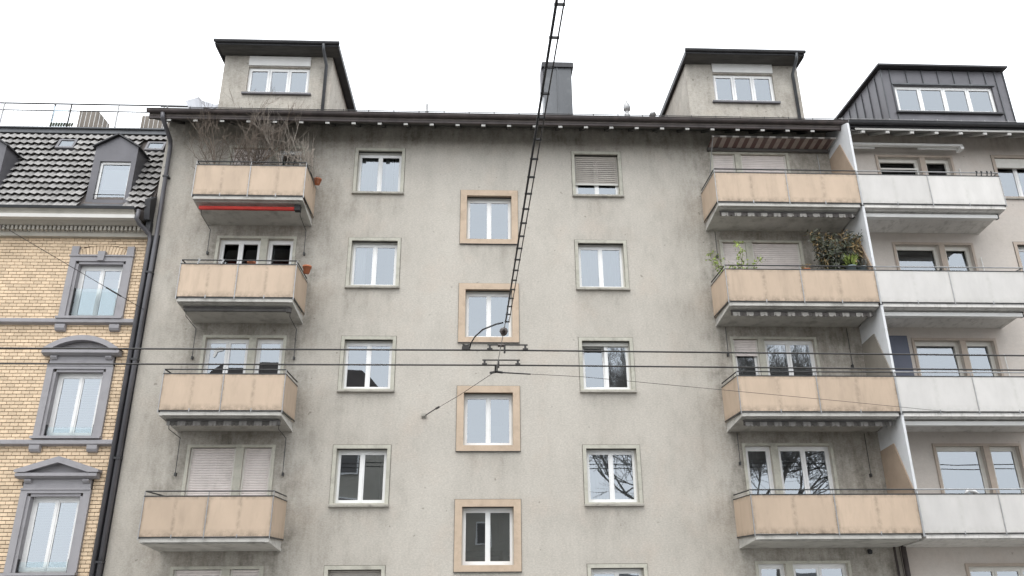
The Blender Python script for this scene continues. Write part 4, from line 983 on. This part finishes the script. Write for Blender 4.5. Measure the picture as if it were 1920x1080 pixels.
# light green sapling
random.seed(8)
t = thing('sapling', (6.75, -.8, 8.2), 'small tree with bright green young leaves at the balcony left corner', 'small tree')
st = MB(); lf = MB(); base = Vector((6.75, -.8, 8.35))
for d, L in (((-.02, -.05, 1), 1.15), ((-.28, -.1, .75), 1.5), ((.22, -.12, .8), 1.55), ((.1, -.1, .8), 1.2), ((-.2, -.05, .9), 1.3), ((.3, -.05, .75), 1.35)):
    dd = Vector(d).normalized(); pts = [base]; p = base
    for i in range(7):
        dd = (dd+rv(.12)+Vector((0, 0, .05))).normalized(); p = p+dd*L/7; pts.append(p)
        if i >= 3:
            for q in range(16): leafq(lf, p+rv(.06), rv(1)+Vector((0, -.2, .4)), random.uniform(.06, .11), random.uniform(.018, .03))
    st.tube(pts, [.012-.0012*i for i in range(8)], 4, 0, False)
st.build('stem', 'bark', t); lf.build('foliage', 'leaf', t, kind='stuff'); MB().lathe((6.75, -.8, 8.17), [(.12, 0), (.16, .28), (.14, .28)], 10).build('pot', 'terracotta', t, True)
# big half withered plant
random.seed(17)
t = thing('withered_plant', (9.75, -.8, 8.2), 'large half withered bushy plant with tan tips against the wing wall', 'plant')
st = MB(); lf = MB(); base = Vector((9.75, -.75, 8.35))
for i in range(52):
    a = random.uniform(0, 6.28); R = random.uniform(.05, .62); top = base+Vector((math.cos(a)*R-.12+ (.2 if math.cos(a) > 0 else -.12), -.1+math.sin(a)*R*.45, random.uniform(1.2, 1.95)))
    if top.x > 10.2: top.x = 10.2
    mid = base.lerp(top, .55)+Vector((0, 0, .25)); st.tube([base, mid, top], [.014, .009, .005], 4, 0, False)
    tan = random.random() < .4
    for q in range(95):
        u = random.uniform(.35, 1.06); p = (base.lerp(mid, u/.55) if u < .55 else mid.lerp(top, (u-.55)/.45))+rv(.075)
        mm = (1 if tan and u > .85 else (2 if random.random() < .22 else 0))
        dr = Vector((random.gauss(0, .5), random.gauss(-.2, .4), random.uniform(-1.2, .5 if u > .85 else .1)))
        leafq(lf, p, dr, random.uniform(.09, .2), random.uniform(.014, .027), mm)
lf.v = [(min(x, 10.29), y, z) for x, y, z in lf.v]
st.build('stem', 'bark', t); lf.build('foliage', ['leaf_d', 'leaf_t', 'leaf_g'], t, kind='stuff'); MB().lathe((9.75, -.75, 8.17), [(.18, 0), (.24, .4), (.21, .4)], 12).build('pot', 'terracotta', t, True)
# low pots on the same balcony
random.seed(41)
def potplant(name, x, y, z, label, leafm, r, h, n, pot, zr=.3, cat='potted plant', grp=None):
    t = thing(name, (x, y, z), label, cat, grp); MB().lathe((x, y, z), [(r*.7, 0), (r, zr), (r*1.05, zr), (r*1.05, zr+.03), (r*.9, zr+.03), (r*.85, zr-.02)], 12).build('pot', pot, t, True)
    lf = MB()
    for i in range(n):
        a = random.uniform(0, 6.28); leafq(lf, Vector((x, y, z+zr))+Vector((math.cos(a)*r*.5, math.sin(a)*r*.5, random.uniform(0, h*.5))), Vector((math.cos(a)*.8, math.sin(a)*.8, random.uniform(.3, 1.6))), random.uniform(.5, 1)*h*.7, r*.16)
    lf.build('foliage', leafm, t, kind='stuff'); return t
potplant('potted_plant', 9.88, -1.0, 8.85, 'spiky yellow green plant in a pale blue pot behind the railing', 'leaf', .13, .4, 90, 'glaze', .45)
potplant('potted_plant', 10.17, -1.02, 8.85, 'sparse grey twiggy plant in a dark glazed pot by the wing wall', 'leaf_g', .12, .36, 26, 'glaze', .42)
potplant('potted_plant', 8.6, -1.12, 8.9, 'low reddish withered plant behind the middle post of the railing', 'leaf_t', .1, .22, 30, 'terracotta', .25)
def pot(x, y, z, r, h, label, mat, grp=None):
    t = thing('flower_pot', (x, y, z), label, 'flower pot', grp)
    MB().lathe((x, y, z), [(r*.7, 0), (r*.98, h*.78), (r*1.1, h*.78), (r*1.1, h), (r*.95, h), (r*.85, h*.8)], 12).build('pot', mat, t, True)
    m = MB(); m.tube([(x-.02, y, z+h*.5), (x-.1 if x > -4.7 and y > -1.2 else x, y, z+h*.85)], .012, 4); m.build('hook', 'steel', t)
    if mat == 'terracotta':
        lf = MB()
        for i in range(10): leafq(lf, Vector((x, y, z+h*.9))+rv(.02), Vector((random.gauss(0, .6), random.gauss(0, .6), 1)), .1, .012)
        lf.build('foliage', 'leaf_g', t, kind='stuff')
    return t
pot(-5.85, -1.16, 9.02, .10, .2, 'small orange pot standing behind the railing of the second left balcony', 'terracotta')
pot(-4.54, -.72, 9.10, .11, .2, 'round orange pot hung outside the second left balcony end', 'terracotta')
pot(-4.54, -.45, 11.86, .1, .17, 'reddish pot hung outside the top left balcony end', 'terracotta')
# clothes pegs and hooks
def hook(x, z, label, mat, group, y=-1.29):
    m = MB(); m.tube([(x, y-.03, z+.04), (x+.015, y-.03, z), (x-.01, y-.03, z-.1)], .016, 5); m.tube([(x+.04, y-.02, z+.03), (x+.01, y-.025, z-.05)], .014, 5)
    o = m.build('clothes_peg', mat, None); o['label'] = label; o['category'] = 'peg'; o['group'] = group
for x, wd_ in ((13.72, 'first from the left'), (13.86, 'second from the left'), (14.02, 'third from the left'), (14.14, 'nearest the corner')): hook(x, 12.06, 'dark clothes peg on the top white balcony rail, '+wd_+' of four', 'black', 'pegs on the top white balcony rail')
for x, l in ((-7.13, 'left one of two pale pegs on the rail of the second left balcony'), (-6.53, 'right one of two pale pegs on the rail of the second left balcony')): hook(x, 9.19, l, 'galv', 'pegs on the second left balcony rail')
o = MB().lathe((12.19, -1.2, 8.98), [(.05, 0), (.06, .1), (.03, .16), (.04, .2), (.015, .26)], 8).build('lantern', 'black', None, True); o['label'] = 'small dark lantern behind the rail of the second white balcony'; o['category'] = 'lantern'
m = MB(); m.tube([(11.62, -1.15, 3.42), (11.7, -1.15, 3.50), (11.85, -1.15, 3.47), (11.95, -1.15, 3.4)], [.03, .05, .05, .03], 6); o = m.build('folded_towel', 'curtain', None, True); o['label'] = 'white bundle lying behind the rail of the lowest white balcony'; o['category'] = 'cloth'
# ornaments behind glass
m = MB(); m.prism([(-6.97, .1, 7.27), (-6.8, .1, 7.33), (-6.66, .1, 7.3), (-6.72, .1, 7.22), (-6.84, .1, 7.2), (-6.9, .1, 7.05), (-6.95, .1, 7.06), (-6.93, .1, 7.2)], (0, .008, 0)); o = m.build('window_ornament', 'curtain', None); o['label'] = 'white bird-shaped ornament hanging in the third left balcony window'; o['category'] = 'ornament'
# covered furniture beside the left dormer
random.seed(2)
n = 10; m = MB(); 
for i in range(n+1):
    for j in range(7):
        u = i/n; v = j/6; x = -9.0+1.3*u; h = (.36+.10*math.sin(u*7)+random.uniform(-.03, .03))*(1 if 0 < j < 6 else 0)+.02
        y = .5+v*.7+random.uniform(-.03, .03); sh = (1-u)*.12 if j in (0, 6) else 0
        m.v.append((x+sh+(0 if h > .1 else .1*(1-u)), y, 14.86+h+random.uniform(-.02, .02)))
for i in range(n):
    for j in range(6): a = i*7+j; m.face((a, a+7, a+8, a+1))
m.box(-8.85, -7.9, .55, 1.1, 14.6, 14.86)
o = m.build('covered_furniture', 'tarp', None, False); o['label'] = 'crumpled silver grey tarpaulin over something on the roof beside the left dormer'; o['category'] = 'tarpaulin'

# =================================================================== ACROSS THE STREET (seen mirrored in the panes)
op = thing('opposite_house', (-12, -33, GZ), 'plain dark house across the street mirrored in the lower left panes', 'house')
m = MB(); m.box(-19, -5.2, -40, -28, GZ, 11.6); m.build('wall', 'ofac', op)
m = MB(); R4 = [(-19.4, -27.5, 11.6), (-4.8, -27.5, 11.6), (-4.8, -40.5, 11.6), (-19.4, -40.5, 11.6)]; RR = [(-8.2, -31, 15.1), (-17, -31, 15.1)]
b = len(m.v); m.v += R4+RR
for f in ((0, 1, 4, 5), (1, 2, 4), (2, 3, 5, 4), (3, 0, 5), (3, 2, 1, 0)): m.face([b+q for q in f])
m.build('roof', 'oroof', op)
for i in range(3):
    for k in range(3):
        x = -16+i*4; z = 1.6+k*3
        f = MB(); f.box(x-.7, x+.7, -27.99, -27.9, z, z+1.7); wn = f.build('window', 'white', op); MB().box(x-.6, x+.6, -27.895, -27.88, z+.1, z+1.6).build('pane', 'room', wn)
op = thing('opposite_house', (4, -38, GZ), 'low dark house across the street mirrored in the lowest middle pane', 'house')
m = MB(); m.box(-4.6, 4.5, -44, -36, GZ, 6.0); m.build('wall', 'ofac', op)
m = MB(); m.prism([(-5, -35.5, 6), (-5, -40, 8.4), (-5, -44.5, 6)], (9.9, 0, 0)); m.build('roof', 'oroof', op)
for i in range(3):
    for k in range(2):
        x = -3+i*3.2; z = .8+k*2.7; f = MB(); f.box(x-.6, x+.6, -35.99, -35.9, z, z+1.5); wn = f.build('window', 'white', op); MB().box(x-.5, x+.5, -35.895, -35.88, z+.1, z+1.4).build('pane', 'room', wn)
for i, (x, y, hgt, sd, lab) in enumerate(((11.8, -31, 1.0, 51, 'bare street tree mirrored in the third and fourth right hand panes'), (18.5, -30, 1.0, 57, 'bare street tree mirrored in the right balcony windows of the grey block'))):
    random.seed(sd); t = thing('bare_tree', (x, y, GZ), lab, 'tree', 'bare street trees across the road')
    tr = MB(); tr.tube([(x, y, GZ), (x+.1, y, 2), (x, y+.1, 6.4*hgt)], [.36, .28, .2], 8, 0, False); tr.build('trunk', 'bark_t', t, True)
    br = MB()
    for k in range(6): grow(br, Vector((x, y+.1, (4.2+.45*k)*hgt)), Vector((math.cos(k*1.05+i), math.sin(k*1.05+i), 1.0)), 5.0*hgt, .11, 5, .55, .2, 5, 3, 3, None, .012)
    br.build('branches', 'bark_t', t, kind='stuff')
